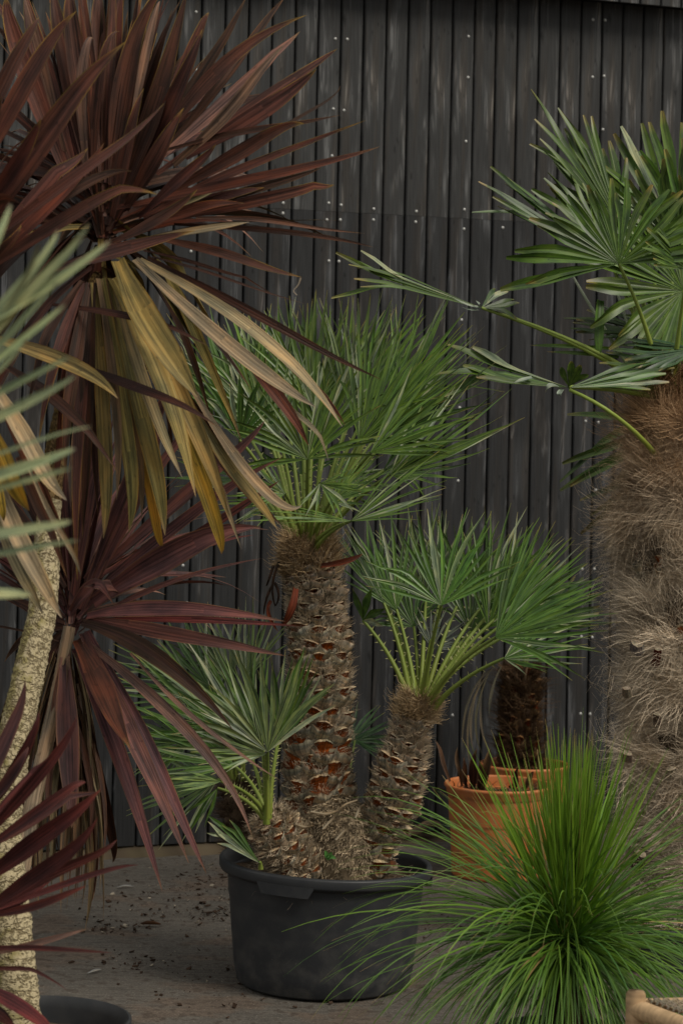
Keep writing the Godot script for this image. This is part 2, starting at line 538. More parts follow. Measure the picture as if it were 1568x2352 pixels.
# ---------------------------------------------------------------- fan palms
func fan(root: Node3D, base: Vector3, hub: Vector3, tip: Vector3, nrm: Vector3, spread: float, n: int, o := {}) -> void:
	# one frond: a stalk from base to hub and a pleated fan round the line from hub to tip
	var body: Color = tint(o.get("col", Color(0.085, 0.165, 0.03)), 0.14)
	var split: float = o.get("split", 0.33)
	var blunt: float = o.get("blunt", 0.0)
	var cone: float = o.get("cone", 0.12)
	var fold: float = o.get("fold", 0.12)
	var droop: float = o.get("droop", 0.06)
	var pleat: float = o.get("pleat", 0.3)
	var fat: float = o.get("fat", 1.2)
	var a := tip - hub
	var L := a.length()
	a /= L
	L *= o.get("long", 1.08)
	var nn := (nrm - a * nrm.dot(a)).normalized()
	var b := a.cross(nn)
	var mb := MB.new()
	n = maxi(4, int(n * o.get("few", 0.68)))
	var dth := deg_to_rad(spread) / n
	var K := 9
	for i in n:
		if i > 1 and i < n - 2 and rng.randf() < o.get("gap", 0.06): continue
		var t := (i + 0.5) / n * 2.0 - 1.0
		var th := t * deg_to_rad(spread) * 0.5 + rr(-0.4, 0.4) * dth
		var Li: float = L * (1.0 - o.get("short", 0.22) * t * t) * rr(0.84, 1.06)
		var lift := rr(-0.05, 0.05)
		var w0: float = split * Li * dth * 1.05
		var bd := tint(body, 0.2)
		if rng.randf() < o.get("silver", 0.13): bd = bd.lerp(Color(0.50, 0.55, 0.36), rr(0.3, 0.85))  # pale leaflets: silvery undersides, also painted in for glints of light
		var tipc := bd.lerp(Color(0.40, 0.28, 0.08), rr(0.0, 1.0))
		var s0 := mb.v.size()
		var bend := rr(-0.11, 0.11)
		var sagging: float = rr(0.25, 0.6) if rng.randf() < o.get("broken", 0.05) else 0.0
		var tw := rr(-0.7, 0.7)
		for j in K:
			var s := float(j) / (K - 1)
			var thj := th + bend * smoothstep(split, 1.0, s)
			var dir := a * cos(thj) + b * sin(thj)
			var up := nn * (cone * s * s + fold * absf(sin(th)) * s + lift * smoothstep(split, 1.0, s))
			var pos: Vector3 = hub + (dir * s + up) * Li + Vector3.DOWN * (droop * s * s * s + sagging * maxf(0.0, s - 0.55)) * Li
			var w: float
			var open := lerpf(1.0, fat, smoothstep(split, split + 0.22, s))
			if s <= split: w = s * Li * dth * 1.05
			elif blunt > 0.0: w = w0 * open * lerpf(1.0, blunt, smoothstep(0.6, 1.0, s)) * (1.0 - 0.5 * smoothstep(0.94, 1.0, s))
			else: w = w0 * open * maxf(0.05, 1.0 - pow((s - split) / (1.0 - split), 1.9))
			w = maxf(w, 0.0012)
			var sd := (b * cos(thj) - a * sin(thj)).rotated(dir, tw * smoothstep(split, 1.0, s))
			var nj := dir.cross(sd).normalized()
			if nj.dot(nn) < 0: nj = -nj
			var rise := nj * w * pleat
			var te := smoothstep(0.84, 1.0, s)
			var rib := bd.lerp(Color(0.26, 0.32, 0.10), 0.32).lerp(tipc, te)
			var sdn := sd * pleat * 1.6
			mb.p(pos - sd * w * 0.5 + rise, (nj + sdn).normalized(), bd.lerp(tipc, te), Vector2(0.1 + i * 0.37, s))
			mb.p(pos - sd * w * 0.06, (nj + sdn * 0.6).normalized(), bd.lerp(tipc, te), Vector2(0.2 + i * 0.37, s))
			mb.p(pos, nj, rib, Vector2(0.24 + i * 0.37, s))
			mb.p(pos + sd * w * 0.06, (nj - sdn * 0.6).normalized(), bd.lerp(tipc, te), Vector2(0.28 + i * 0.37, s))
			mb.p(pos + sd * w * 0.5 + rise, (nj - sdn).normalized(), bd.lerp(tipc, te), Vector2(0.4 + i * 0.37, s))
		mb.strip(s0, 5, K)
	var f := part(root, "frond", mb.mesh(), M.fan)
	var pm := MB.new()
	var mid: Vector3 = base.lerp(hub, 0.5) + o.get("bow", Vector3(0, 0.015, 0)) + (hub - base) * 0.0
	var pts := bez(base, mid, hub, 9)
	var r0: float = o.get("stalk", 0.0075)
	var pc: Color = o.get("pcol", Color(0.19, 0.235, 0.04))
	tube(pm, pts, [r0 * 1.7, r0, r0 * 0.75, r0 * 0.62], 7, tint(pc, 0.12), pc.lerp(Color(0.13, 0.2, 0.05), 0.5), 0.6, Vector3(0, 0.4, 1))
	if o.get("spines", true):
		for k in 16:
			var s := 0.12 + 0.8 * k / 16.0
			var c := pts[int(s * 8)].lerp(pts[mini(int(s * 8) + 1, 8)], s * 8 - int(s * 8))
			var tg := frame(pts, int(s * 8))
			var sd := tg.cross(Vector3(0, 0.3, 1)).normalized() * (1 if k % 2 else -1)
			pm.tri(c + sd * r0 * 0.6 - tg * 0.002, c + sd * (r0 + 0.008) + tg * 0.006, c + sd * r0 * 0.6 + tg * 0.003, Color(0.3, 0.3, 0.12))
	part(f, "leaf_stalk", pm.mesh(), M.stalk)


func tuft(count: int, len0: float, len1: float, wid: float, spread: float, curl: float) -> ArrayMesh:
	# a bunch of hairs that starts at the origin and points along +y, leaning to +z
	var mb := MB.new()
	for h in count:
		var dir := Vector3(rr(-spread, spread), 1.0, rr(0.0, spread * 0.9)).normalized()
		var L := rr(len0, len1)
		var bend := Vector3(rr(-curl, curl), rr(-curl, curl) * 0.5, rr(-curl, curl) * 0.6)
		var wav := rv(curl * 0.32)
		var o := Vector3(rr(-0.012, 0.012), rr(-0.01, 0.01), rr(-0.004, 0.004))
		var sd := dir.cross(Vector3(rr(-1, 1), rr(-0.3, 0.3), rr(0.2, 1))).normalized()
		var nr := sd.cross(dir).normalized()
		var s0 := mb.v.size()
		var g := rr(0.6, 1.3)
		for j in 6:
			var s := j / 5.0
			var pos := o + (dir * s + bend * s * s + wav * sin(s * 6.0)) * L
			var w := wid * (1.0 - 0.75 * s)
			mb.p(pos - sd * w * 0.5, nr, Color(g, g, g))
			mb.p(pos + sd * w * 0.5, nr, Color(g, g, g))
		mb.strip(s0, 2, 6)
	return mb.mesh()


func leaf_base(wide: float, high: float, out: float, hollow: float, frayed: float) -> ArrayMesh:
	# the cut foot of an old frond: a fibrous lip below, the orange stub behind it and its pale cut face
	var mb := MB.new()
	var tan_ := tint(Color(0.46, 0.37, 0.26), 0.15)
	var lip := tint(Color(0.56, 0.47, 0.34), 0.15)
	var orange := Color(0.50, 0.12, 0.02).lerp(Color(0.2, 0.06, 0.02), rr(0.0, 0.6))
	var cut := tint(Color(0.78, 0.60, 0.37), 0.12)
	var rows := [[-0.75, -0.004, 0.2, tan_], [-0.3, 0.75, 0.3, tan_], [-0.02, 1.0, 0.42, lip], [0.03, 0.75, 0.4, Color(0.13, 0.07, 0.04)], [0.06, 0.1, 0.3, orange * 0.6], [0.12 + 0.2 * hollow, 0.3, 0.1, orange], [0.2 + 0.5 * hollow, 0.72, -0.25, orange.lerp(Color(0.2, 0.1, 0.05), 0.4)], [0.26 + 0.5 * hollow, 0.86, -0.32, cut], [0.3 + 0.5 * hollow, 0.5, -0.34, cut], [0.27 + 0.5 * hollow, -0.3, -0.3, Color(0.2, 0.14, 0.09)]]
	var W := 13
	for r in rows.size():
		var q: Array = rows[r]
		for k in W:
			var x := k / float(W - 1) * 2.0 - 1.0
			var e := 1.0 - x * x
			var taper := 1.0 if r < 4 else 0.78
			var jig := rr(-1, 1) * frayed * high * (0.10 if r in [2, 3] else 0.03)
			var pos := Vector3(x * wide * 0.5 * taper, high * (q[0] + q[2] * x * x) + jig, out * q[1] * pow(e, 0.7) - 0.012 * (1.0 - e) + jig * 0.4)
			mb.p(pos, Vector3(x * 0.5, -0.4 if r < 3 else 0.5, 0.9).normalized(), tint(q[3], 0.1), Vector2(x * 0.3, q[0]))
	for r in rows.size() - 1:
		for k in W - 1:
			var s := r * W + k
			mb.i.append_array(PackedInt32Array([s, s + 1, s + W, s + 1, s + W + 1, s + W]))
	# normals from the faces
	var acc := PackedVector3Array()
	acc.resize(mb.v.size())
	for f in mb.i.size() / 3:
		var a := mb.i[f * 3]
		var b := mb.i[f * 3 + 1]
		var c := mb.i[f * 3 + 2]
		var nn := (mb.v[b] - mb.v[a]).cross(mb.v[c] - mb.v[a])
		if nn.dot(mb.n[a]) < 0.0: nn = -nn
		acc[a] += nn; acc[b] += nn; acc[c] += nn
	for k in acc.size(): mb.n[k] = acc[k].normalized()
	return mb.mesh()


func along(pts: PackedVector3Array, rad: Array, s: float) -> Array:  # [point, radius, tangent] at share s of a trunk
	var f := s * (pts.size() - 1)
	var j := mini(int(f), pts.size() - 2)
	var g := s * (rad.size() - 1)
	var h := mini(int(g), rad.size() - 2)
	return [pts[j].lerp(pts[j + 1], f - j), lerpf(rad[h], rad[h + 1], g - h), (pts[j + 1] - pts[j]).normalized()]


func on_trunk(pts: PackedVector3Array, rad: Array, s: float, an: float) -> Transform3D:  # y up the trunk, z outwards
	var q := along(pts, rad, s)
	var tg: Vector3 = q[2]
	var sd := tg.cross(Vector3.BACK).normalized()
	var fw := sd.cross(tg)
	var out := (sd * cos(an) + fw * sin(an)).normalized()
	return Transform3D(Basis(tg.cross(out).normalized(), tg, out), q[0] + out * q[1])


func core(root: Node3D, pts: PackedVector3Array, rad: Array, col: Color, called := "trunk", rough := 0.012, freq := 30.0) -> void:
	var mb := MB.new()
	var nz := noise(freq, 19, 3)
	var W := 33
	for j in pts.size():
		var s := float(j) / (pts.size() - 1)
		for k in W:
			var an := TAU * (k % (W - 1)) / (W - 1)
			var t := on_trunk(pts, rad, minf(s, 0.9999), an)
			var z := nz.get_noise_3dv(t.origin)
			var g := 1.0 + z * 0.8
			mb.p(t.origin + t.basis.z * (z * rough - 0.004), t.basis.z, Color(col.r * g, col.g * g, col.b * g), Vector2(k * 0.1, s))
	mb.strip(0, W, pts.size())
	part(root, called, mb.mesh(), M.fibre)


func boots(root: Node3D, pts: PackedVector3Array, rad: Array, s0: float, s1: float, dy: float, around: int, kinds: Array, big: float, label := "") -> void:
	var length := 0.0
	for j in pts.size() - 1: length += pts[j].distance_to(pts[j + 1])
	var rows := int(length * (s1 - s0) / dy)
	for r in rows:
		for k in around:
			var s := s0 + (s1 - s0) * (r + rr(-0.18, 0.18) + float(k) / around) / rows
			var an := TAU * (k + 0.5 * (r % 2) + rr(-0.12, 0.12)) / around
			var t := on_trunk(pts, rad, clampf(s, 0.001, 0.999), an)
			var z := big * rr(0.8, 1.2)
			t.basis = t.basis * Basis(Vector3.FORWARD, rr(-0.2, 0.2)) * Basis.from_scale(Vector3(z, z, z * rr(0.8, 1.3)))
			part(root, "leaf_base", kinds[rng.randi() % kinds.size()], M.husk, t)


func fur(root: Node3D, pts: PackedVector3Array, rad: Array, s0: float, s1: float, count: int, kinds: Array, colour: Callable, lean0: float, lean1: float, roll: float, size0: float, size1: float, called := "fibre", dip := 0.0) -> void:
	var swirl := noise(7.0, 77, 2)
	for v in kinds.size():
		var ts := []
		var cs := []
		for k in count / kinds.size():
			var s := rr(s0, s1)
			var an := rr(0, TAU)
			var t := on_trunk(pts, rad, clampf(s, 0.001, 0.999), an)
			t.origin -= t.basis.z * dip
			var z := rr(size0, size1)
			var lock := swirl.get_noise_3dv(t.origin)
			t.basis = t.basis * Basis(Vector3.RIGHT, rr(lean0, lean1)) * Basis(Vector3.BACK, roll * (rr(-0.35, 0.35) + 1.6 * lock)) * Basis.from_scale(Vector3(z, z, z))
			ts.append(t)
			cs.append(colour.call(s, an))
		swarm(root, called, kinds[v], M.fibre, ts, cs)


# ---------------------------------------------------------------- the setting
const WALL_AT := Vector3(-1.10727, 0, -9.16483)
const WALL_YAW := 22.0886
const PITCH := 0.0972


func on_wall(u: float, v: float) -> Vector2:  # along the wall and up it, for a nail seen at (u, v)
	var q := P(u, v, 1.0) - EYE
	var n := Vector3(sin(deg_to_rad(WALL_YAW)), 0, cos(deg_to_rad(WALL_YAW)))
	var x := EYE + q * ((WALL_AT - EYE).dot(n) / q.dot(n)) - WALL_AT
	return Vector2(x.dot(Vector3(cos(deg_to_rad(WALL_YAW)), 0, -sin(deg_to_rad(WALL_YAW)))), x.y)


func board(w: float, h: float, uv: Vector2) -> ArrayMesh:
	# a board 22 mm thick whose front edges are rounded off; origin at the middle of its foot, front at z 0
	var mb := MB.new()
	var xs := [-0.5, -0.5, -0.46, -0.43, 0.43, 0.46, 0.5, 0.5]
	var zs := [-0.022, -0.006, -0.0015, 0.0, 0.0, -0.0015, -0.006, -0.022]
	var ns := [Vector3(-1, 0, 0), Vector3(-0.9, 0, 0.4), Vector3(-0.5, 0, 0.85), Vector3(-0.1, 0, 1), Vector3(0.1, 0, 1), Vector3(0.5, 0, 0.85), Vector3(0.9, 0, 0.4), Vector3(1, 0, 0)]
	for y in 2:
		for k in 8:
			mb.p(Vector3(xs[k] * w, h * y, zs[k]), ns[k].normalized(), Color.WHITE, uv + Vector2(xs[k] * 0.19, -h * y * 0.33))
	mb.strip(0, 8, 2)
	for y in 2:
		for k in [1, 2, 3, 4, 5]:
			var s := 1.0 if y else -1.0
			var o := mb.v.size()
			for j in [0, k, k + 1]: mb.p(Vector3(xs[j] * w, h * y, zs[j]), Vector3(0, s, 0), Color.WHITE, uv)
			mb.i.append_array(PackedInt32Array([o, o + 1, o + 2]))
		var o2 := mb.v.size()
		for j in [0, 6, 7]: mb.p(Vector3(xs[j] * w, h * y, zs[j]), Vector3(0, 1.0 if y else -1.0, 0), Color.WHITE, uv)
		mb.i.append_array(PackedInt32Array([o2, o2 + 1, o2 + 2]))
	return mb.mesh()


func box(size: Vector3) -> BoxMesh:
	var b := BoxMesh.new()
	b.size = size
	return b


func build_wall() -> void:
	var wall := thing("timber_wall", "charred black vertical board wall with pale nail heads, filling the background", "wall", WALL_AT)
	wall.rotation.y = deg_to_rad(WALL_YAW)
	var kinds := []
	for k in 10:
		kinds.append([board(PITCH - 0.0075, 2.4795, Vector2(0.1 + fposmod(0.1937 * k, 0.8), rr(0.84, 0.99))), board(PITCH - 0.0075, 1.5, Vector2(0.1 + fposmod(0.3371 * k, 0.8), rr(0.52, 0.99))), board(PITCH - 0.0075, 1.0, Vector2(0.1 + fposmod(0.171 * k, 0.8), rr(0.36, 0.99)))])
	var low := {}
	var high := {}
	var first := 0.9665 - 40 * PITCH
	for c in 92:
		var x := first + (c + 0.5) * PITCH
		var z := rr(-0.0015, 0.0015)
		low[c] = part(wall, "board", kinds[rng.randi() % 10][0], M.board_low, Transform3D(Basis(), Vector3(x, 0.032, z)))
		high[c] = part(wall, "board", kinds[rng.randi() % 10][1], M.board, Transform3D(Basis(), Vector3(x, 2.5125, z + rr(-0.001, 0.001))))
		part(wall, "overhang_board", kinds[rng.randi() % 10][2], M.board, Transform3D(Basis(), Vector3(x + 0.012, 3.426, 0.12 + z)))
	part(wall, "backing", box(Vector3(9.0, 4.5, 0.06)), M.backing, Transform3D(Basis(), Vector3(first + 4.47, 2.28, -0.056)))
	part(wall, "overhang_soffit", box(Vector3(9.0, 0.03, 0.094)), M.backing, Transform3D(Basis(), Vector3(first + 4.47, 3.452, 0.0495)))
	part(wall, "overhang_top", box(Vector3(9.0, 0.03, 0.18)), M.backing, Transform3D(Basis(), Vector3(first + 4.47, 4.448, 0.05)))
	# galvanised nail heads, in pairs where two boards are fixed to one batten
	var nm := MB.new()
	for r in 4:
		for k in 13:
			var an := TAU * k / 12
			var e := r / 3.0 * PI * 0.5
			var dir := Vector3(cos(an) * cos(e), sin(an) * cos(e), sin(e))
			nm.p(dir * Vector3(0.0066, 0.0066, 0.004), (dir * Vector3(1, 1, 1.6)).normalized(), Color.WHITE)
	nm.strip(0, 13, 4)
	var head := nm.mesh()
	var spots := [
		[784, 0.5, [27, 180, 582, 168, 580, 356, 570, 650, 563, 963, 561, 1052, 147, 960, 146, 1010, 343, 971, 340, 1020, 12, 507, 1154, 90, 1200, 91, 1152, 354, 1196, 349, 1148, 631, 1194, 595, 739, 1046, 550, 1470]],
		[0, 0.5, [901, 55, 900, 320, 1540, 178, 1531, 500, 1525, 716, 1300, 933, 1299, 980, 1510, 933, 1567, 942, 1501, 1010, 1563, 1010, 1510, 1199, 1555, 1201, 877, 1155, 840, 2598, 868, 2771]],
		[784, 0.5, [541, 1873, 534, 2209, 1120, 1935, 1178, 1941, 1166, 2252, 1160, 2614, 1103, 2614, 1150, 2928, 1100, 2925, 508, 3286, 1096, 3279, 1139, 3280]],
	]
	for g in spots:
		var l: Array = g[2]
		for j in l.size() / 2:
			var q := on_wall(g[0] + l[j * 2] * g[1], l[j * 2 + 1] * g[1])
			var c := int(floor((q.x - first) / PITCH))
			var to: MeshInstance3D = low[c] if q.y < 2.5 else high[c]
			var x := clampf(q.x - to.position.x, -0.038, 0.038)
			part(to, "nail_head", head, M.nail, Transform3D(Basis(), Vector3(x, q.y - to.position.y, 0.0)))


func build_ground() -> void:
	var g := single("ground", null, M.ground, "", "", Transform3D(), "structure")
	var mb := MB.new()
	var nz := noise(0.7, 2, 3)
	var steps := [-200.0, -40.0, -14.0]
	for k in 71: steps.append(-11.0 + k * 0.12)
	steps.append_array([0.0, 10.0, 60.0, 200.0])
	var xs := [-200.0, -40.0, -10.0]
	for k in 61: xs.append(-3.0 + k * 0.1)
	xs.append_array([10.0, 40.0, 200.0])
	for z in steps:
		for x in xs:
			var h := nz.get_noise_2d(x, z) * 0.006 if absf(x) < 3.1 and z > -11.1 and z < -2.5 else 0.0
			mb.p(Vector3(x, h, z), Vector3.UP, Color.WHITE, Vector2(x, z))
	mb.strip(0, xs.size(), steps.size())
	g.mesh = mb.mesh()
	# sandy ledge that the wall stands on
	var lb := MB.new()
	var W := 240
	for k in W:
		var x := -3.0 + 9.0 * k / (W - 1)
		var n := nz.get_noise_2d(x * 9.0, 3.0)
		var n2 := nz.get_noise_2d(x * 30.0, 9.0)
		var col := Color(0.082, 0.064, 0.043) * (1.0 + 0.7 * n + 0.6 * n2)
		for r in 5:
			var z: float = [-0.05, -0.005, 0.03, 0.06, 0.10][r] + (0.02 * n + 0.012 * n2 if r > 1 else 0.0)
			var y: float = [0.03, 0.022, 0.016, 0.007, -0.012][r] + 0.006 * n + (0.008 * n2 if r in [2, 3] else 0.0)
			lb.p(Vector3(x, y, z), Vector3(0, 0.9, 0.3).normalized(), col if r > 1 else col * 0.8, Vector2(x, z))
	for k in W - 1:
		for r in 4:
			var o := k * 5 + r
			lb.i.append_array(PackedInt32Array([o, o + 5, o + 1, o + 1, o + 5, o + 6]))
	single("wall_footing", lb.mesh(), M.dirt, "", "", Transform3D(Basis(Vector3.UP, deg_to_rad(WALL_YAW)), WALL_AT), "structure")
	# crumbs of soil and grit that have spilt over the concrete
	var crumbs := []
	for v in 3:
		var cm := MB.new()
		var q := []
		for k in 8: q.append(Vector3(1 if k & 1 else -1, 0.7 if k & 2 else -0.3, 1 if k & 4 else -1) * rr(0.5, 1.0))
		for f in [[0, 1, 3, 2], [4, 6, 7, 5], [0, 4, 5, 1], [2, 3, 7, 6], [0, 2, 6, 4], [1, 5, 7, 3]]: cm.quad(q[f[0]], q[f[1]], q[f[2]], q[f[3]], Color.WHITE)
		crumbs.append(cm.mesh())
	var pile := thing("soil_crumbs", "dark crumbs of soil and grit scattered over the concrete between the pots", "soil")
	pile.set_meta("kind", "stuff")
	var heaps := [[Vector2(-0.72, -8.0), 0.16, 120], [Vector2(-0.42, -8.25), 0.14, 100], [Vector2(-0.2, -8.5), 0.2, 160], [Vector2(-0.62, -7.55), 0.22, 90], [Vector2(-0.35, -8.9), 0.5, 420], [Vector2(-0.5, -8.4), 0.6, 420], [Vector2(0.75, -9.1), 0.5, 300], [Vector2(0.2, -7.9), 0.9, 300], [Vector2(0.55, -8.1), 0.35, 200], [Vector2(-0.3, -7.3), 0.5, 160]]
	for v in 3:
		var ts := []
		var cs := []
		for h in heaps:
			for k in int(h[2] * 0.7) / 3:
				var an := rr(0, TAU)
				var r: float = h[1] * sqrt(rng.randf()) * rr(0.3, 1.0)
				var z := 0.0014 + 0.006 * pow(rng.randf(), 4.0)
				ts.append(Transform3D(Basis.from_euler(rv(0.5) + Vector3(0, rr(0, TAU), 0)) * Basis.from_scale(Vector3(z * rr(0.8, 2.2), z * 0.8, z)), Vector3(h[0].x + cos(an) * r, 0.002 + z * 0.2, h[0].y + sin(an) * r)))
				cs.append(Color(0.04, 0.026, 0.018) * rr(0.6, 1.6) if rng.randf() < 0.86 else Color(0.3, 0.26, 0.2) * rr(0.6, 1.2))
		swarm(pile, "crumb", crumbs[v], M.dirt, ts, cs)
	# loose scraps on the ground
	var bark := MB.new()
	tube(bark, PackedVector3Array([Vector3(-0.032, 0, 0), Vector3(-0.015, 0.004, 0.003), Vector3(0.012, 0.003, -0.002), Vector3(0.034, 0, 0.003)]), [0.004, 0.010, 0.009, 0.003], 7, Color(0.06, 0.03, 0.018), Color(0.09, 0.04, 0.02), 0.6)
	single("bark_chip", bark.mesh(), M.husk, "small dark brown bark chip lying alone on the concrete left of the black tub", "bark chip", Transform3D(Basis(), ground_at(346, 2128) + Vector3(0, 0.007, 0)))
	for q in [[358, 2045, 0.3, "pale scrap of plant label lying flat on the concrete behind the bark chip"], [222, 2236, 0.7, "pale feather-like scrap on the concrete in front of the bark chip"]]:
		pass
	var feather := MB.new()
	var fp := bez(Vector3(-0.03, 0.004, 0), Vector3(0, 0.009, 0.004), Vector3(0.035, 0.004, -0.004), 7)
	ribbon(feather, fp, leaf_width(0.011, 7), Vector3.UP, 0.1, 0.4, 0.2, Color(0.42, 0.40, 0.36), Color(0.5, 0.48, 0.44), Color(0.3, 0.28, 0.25))
	single("leaf_scrap", feather.mesh(), M.husk, "pale grey scrap of leaf on the concrete between the hanging red leaves and the tub", "leaf scrap", Transform3D(Basis(Vector3.UP, 0.3), ground_at(288, 2041)))
	single("leaf_scrap", feather.mesh(), M.husk, "pale grey scrap of leaf on the concrete nearest the pot rim at lower left", "leaf scrap", Transform3D(Basis(Vector3.UP, 0.9), ground_at(218, 2236)))
	var drift := MB.new()
	tube(drift, spline([Vector3(-0.14, 0.0, 0.02), Vector3(-0.06, 0.02, 0), Vector3(0.02, 0.03, 0.01), Vector3(0.07, 0.055, 0), Vector3(0.12, 0.05, -0.01), Vector3(0.15, 0.02, 0)], 5), [0.008, 0.02, 0.026, 0.022, 0.02, 0.006], 9, Color(0.2, 0.14, 0.085), Color(0.26, 0.19, 0.12), 0.6)
	single("driftwood", drift.mesh(), M.husk, "pale curled strip of dead bark at the foot of the wall behind the black tub", "dead bark", Transform3D(Basis(Vector3.UP, deg_to_rad(18)), ground_at(940, 1934) + Vector3(0, 0.012, 0)))


func ground_at(u: float, v: float) -> Vector3:
	var q := P(u, v, 1.0) - EYE
	return EYE + q * (-EYE.y / q.y) + Vector3(0, 0.002, 0)


# ---------------------------------------------------------------- the fan palm in the black tub
func fronds(root: Node3D, d: float, crown: Vector3, ring: float, rows: Array, o := {}) -> void:
	# each row: hub u v and its distance behind d, tip u v and the same, the way the fan faces, its spread and number of segments
	for r in rows:
		var hub := P(r[0], r[1], d + r[2])
		var tip := P(r[3], r[4], d + r[5])
		var out := hub - crown
		out.y = 0
		var base := crown + out.limit_length(1.0).normalized() * ring * rr(0.3, 1.0) + Vector3(0, rr(-0.03, 0.01), 0)
		var more := o.duplicate()
		if r.size() > 11: more.merge(r[11], true)
		more.bow = Vector3(out.x * -0.08, 0.01, out.z * -0.08)
		fan(root, base, hub, tip, Vector3(r[6], r[7], r[8]), r[9], r[10], more)


func build_fan_palm() -> void:
	var at := P(748, 1985, 7.33)
	at.y = 0
	pot("black_tub", "large round black plastic tub with a flared rim holding the many-stemmed fan palm", at, [[0.0, 0.004], [0.245, 0.0], [0.262, 0.012], [0.272, 0.06], [0.283, 0.17], [0.291, 0.27], [0.296, 0.318], [0.298, 0.332], [0.318, 0.336], [0.3225, 0.344], [0.3225, 0.364], [0.319, 0.370], [0.309, 0.371], [0.303, 0.366], [0.299, 0.35], [0.293, 0.27], [0.28, 0.2]], M.tub, 0.296, 0.318, -0.011)
	var tub: Node3D = get_node("black_tub")
	for an in [112.0, -8.0]:  # the two grips that hang from the rim
		var gm := MB.new()
		for q in 13:
			var a := deg_to_rad(an - 16.0 + 32.0 * q / 12.0)
			var dir := Vector3(cos(a), 0, sin(a))
			var drop := 0.03 if q > 0 and q < 12 else 0.004
			var ty := -0.011 * cos(a)
			gm.p(dir * 0.3205 + Vector3(0, 0.347 + ty, 0), dir, Color.WHITE, Vector2(q * 0.03, 0.1))
			gm.p(dir * 0.3245 + Vector3(0, 0.342 + ty, 0), dir, Color.WHITE, Vector2(q * 0.03, 0.12))
			gm.p(dir * 0.323 + Vector3(0, 0.342 - drop + ty, 0), dir, Color.WHITE, Vector2(q * 0.03, 0.2))
			gm.p(dir * 0.299 + Vector3(0, 0.340 - drop + ty, 0), Vector3.DOWN, Color.WHITE, Vector2(q * 0.03, 0.22))
		gm.strip(0, 4, 13)
		part(tub, "grip", gm.mesh(), M.tub)
	var litter := []
	var lc := []
	for k in 420:
		var a := rr(0, TAU)
		var r := 0.28 * sqrt(rng.randf())
		litter.append(Transform3D(Basis.from_euler(Vector3(rr(1.1, 1.9), rr(0, TAU), 0)) * Basis.from_scale(Vector3.ONE * rr(0.5, 1.0)), Vector3(cos(a) * r, 0.326 - 0.008 * cos(a), sin(a) * r)))
		lc.append(Color(0.24, 0.19, 0.14) * rr(0.5, 1.5))
	swarm(tub, "litter", tuft(7, 0.03, 0.07, 0.0022, 0.9, 0.3), M.fibre, litter, lc)

	var p := thing("fan_palm", "many-stemmed green fan palm with shaggy notched trunks growing from the black tub", "fan palm", at)
	var inv := p.transform.affine_inverse()
	p.position = Vector3.ZERO
	# trunks
	var t1 := spline([P(748, 2010, 7.33), P(750, 1900, 7.33), P(727, 1790, 7.33), P(737, 1650, 7.33), P(734, 1500, 7.33), P(726, 1380, 7.33), P(711, 1290, 7.33), P(706, 1235, 7.33)], 8)
	var r1 := [0.088, 0.088, 0.08, 0.079, 0.075, 0.07, 0.066, 0.045]
	core(p, t1, r1, Color(0.2, 0.15, 0.1))
	var t2 := spline([P(846, 2000, 7.28), P(862, 1930, 7.24), P(896, 1860, 7.22), P(914, 1790, 7.2), P(934, 1715, 7.2), P(952, 1650, 7.2), P(964, 1605, 7.2)], 8)
	var r2 := [0.04, 0.048, 0.06, 0.064, 0.052, 0.042, 0.028]
	core(p, t2, r2, Color(0.2, 0.15, 0.1))
	var t3 := spline([P(694, 2010, 7.17), P(662, 1958, 7.15), P(634, 1910, 7.13), P(614, 1868, 7.12)], 8)
	var r3 := [0.062, 0.07, 0.064, 0.03]
	core(p, t3, r3, Color(0.2, 0.15, 0.1))
	var t4 := spline([P(600, 1990, 7.6), P(560, 1900, 7.62), P(540, 1800, 7.65)], 8)
	core(p, t4, [0.07, 0.06, 0.035], Color(0.1, 0.07, 0.045))
	var ball := spline([P(765, 2010, 7.3), P(768, 1960, 7.26), P(774, 1905, 7.25), P(776, 1865, 7.26), P(778, 1835, 7.28)], 8)
	var rb := [0.118, 0.124, 0.112, 0.08, 0.03]
	core(p, ball, rb, Color(0.26, 0.2, 0.13), "root_ball")
	var small := []
	var mid := []
	var large := []
	for k in 4:
		small.append(leaf_base(0.066, 0.038, 0.026, 0.15, 1.0))
		mid.append(leaf_base(0.078, 0.044, 0.03, 0.55, 1.0))
		large.append(leaf_base(0.095, 0.056, 0.034, 1.1, 1.2))
	boots(p, t1, r1, 0.84, 0.93, 0.034, 7, small, 0.8)
	boots(p, t1, r1, 0.66, 0.84, 0.036, 8, small, 0.95)
	boots(p, t1, r1, 0.40, 0.66, 0.036, 8, mid, 1.0)
	boots(p, t1, r1, 0.20, 0.40, 0.046, 7, large, 1.15)
	boots(p, t2, r2, 0.60, 0.88, 0.032, 6, small, 0.75)
	boots(p, t2, r2, 0.22, 0.62, 0.034, 8, mid, 0.85)
	boots(p, t2, r2, 0.05, 0.22, 0.045, 5, large, 0.9)
	boots(p, t3, r3, 0.05, 0.9, 0.028, 8, mid, 0.62)
	var hair := []
	for k in 3: hair.append(tuft(10, 0.018, 0.045, 0.0024, 0.6, 0.4))
	var tan_ := func(s, an): return Color(0.66, 0.53, 0.37) * rr(0.3, 1.35)
	fur(p, t1, r1, 0.17, 0.95, 1300, hair, tan_, 0.15, 0.85, 0.9, 0.5, 0.9, "fibre", -0.011)
	fur(p, t1, r1, 0.8, 0.98, 420, hair, func(s, an): return Color(0.52, 0.37, 0.21) * rr(0.5, 1.3), 0.15, 0.7, 0.5, 1.0, 1.8)
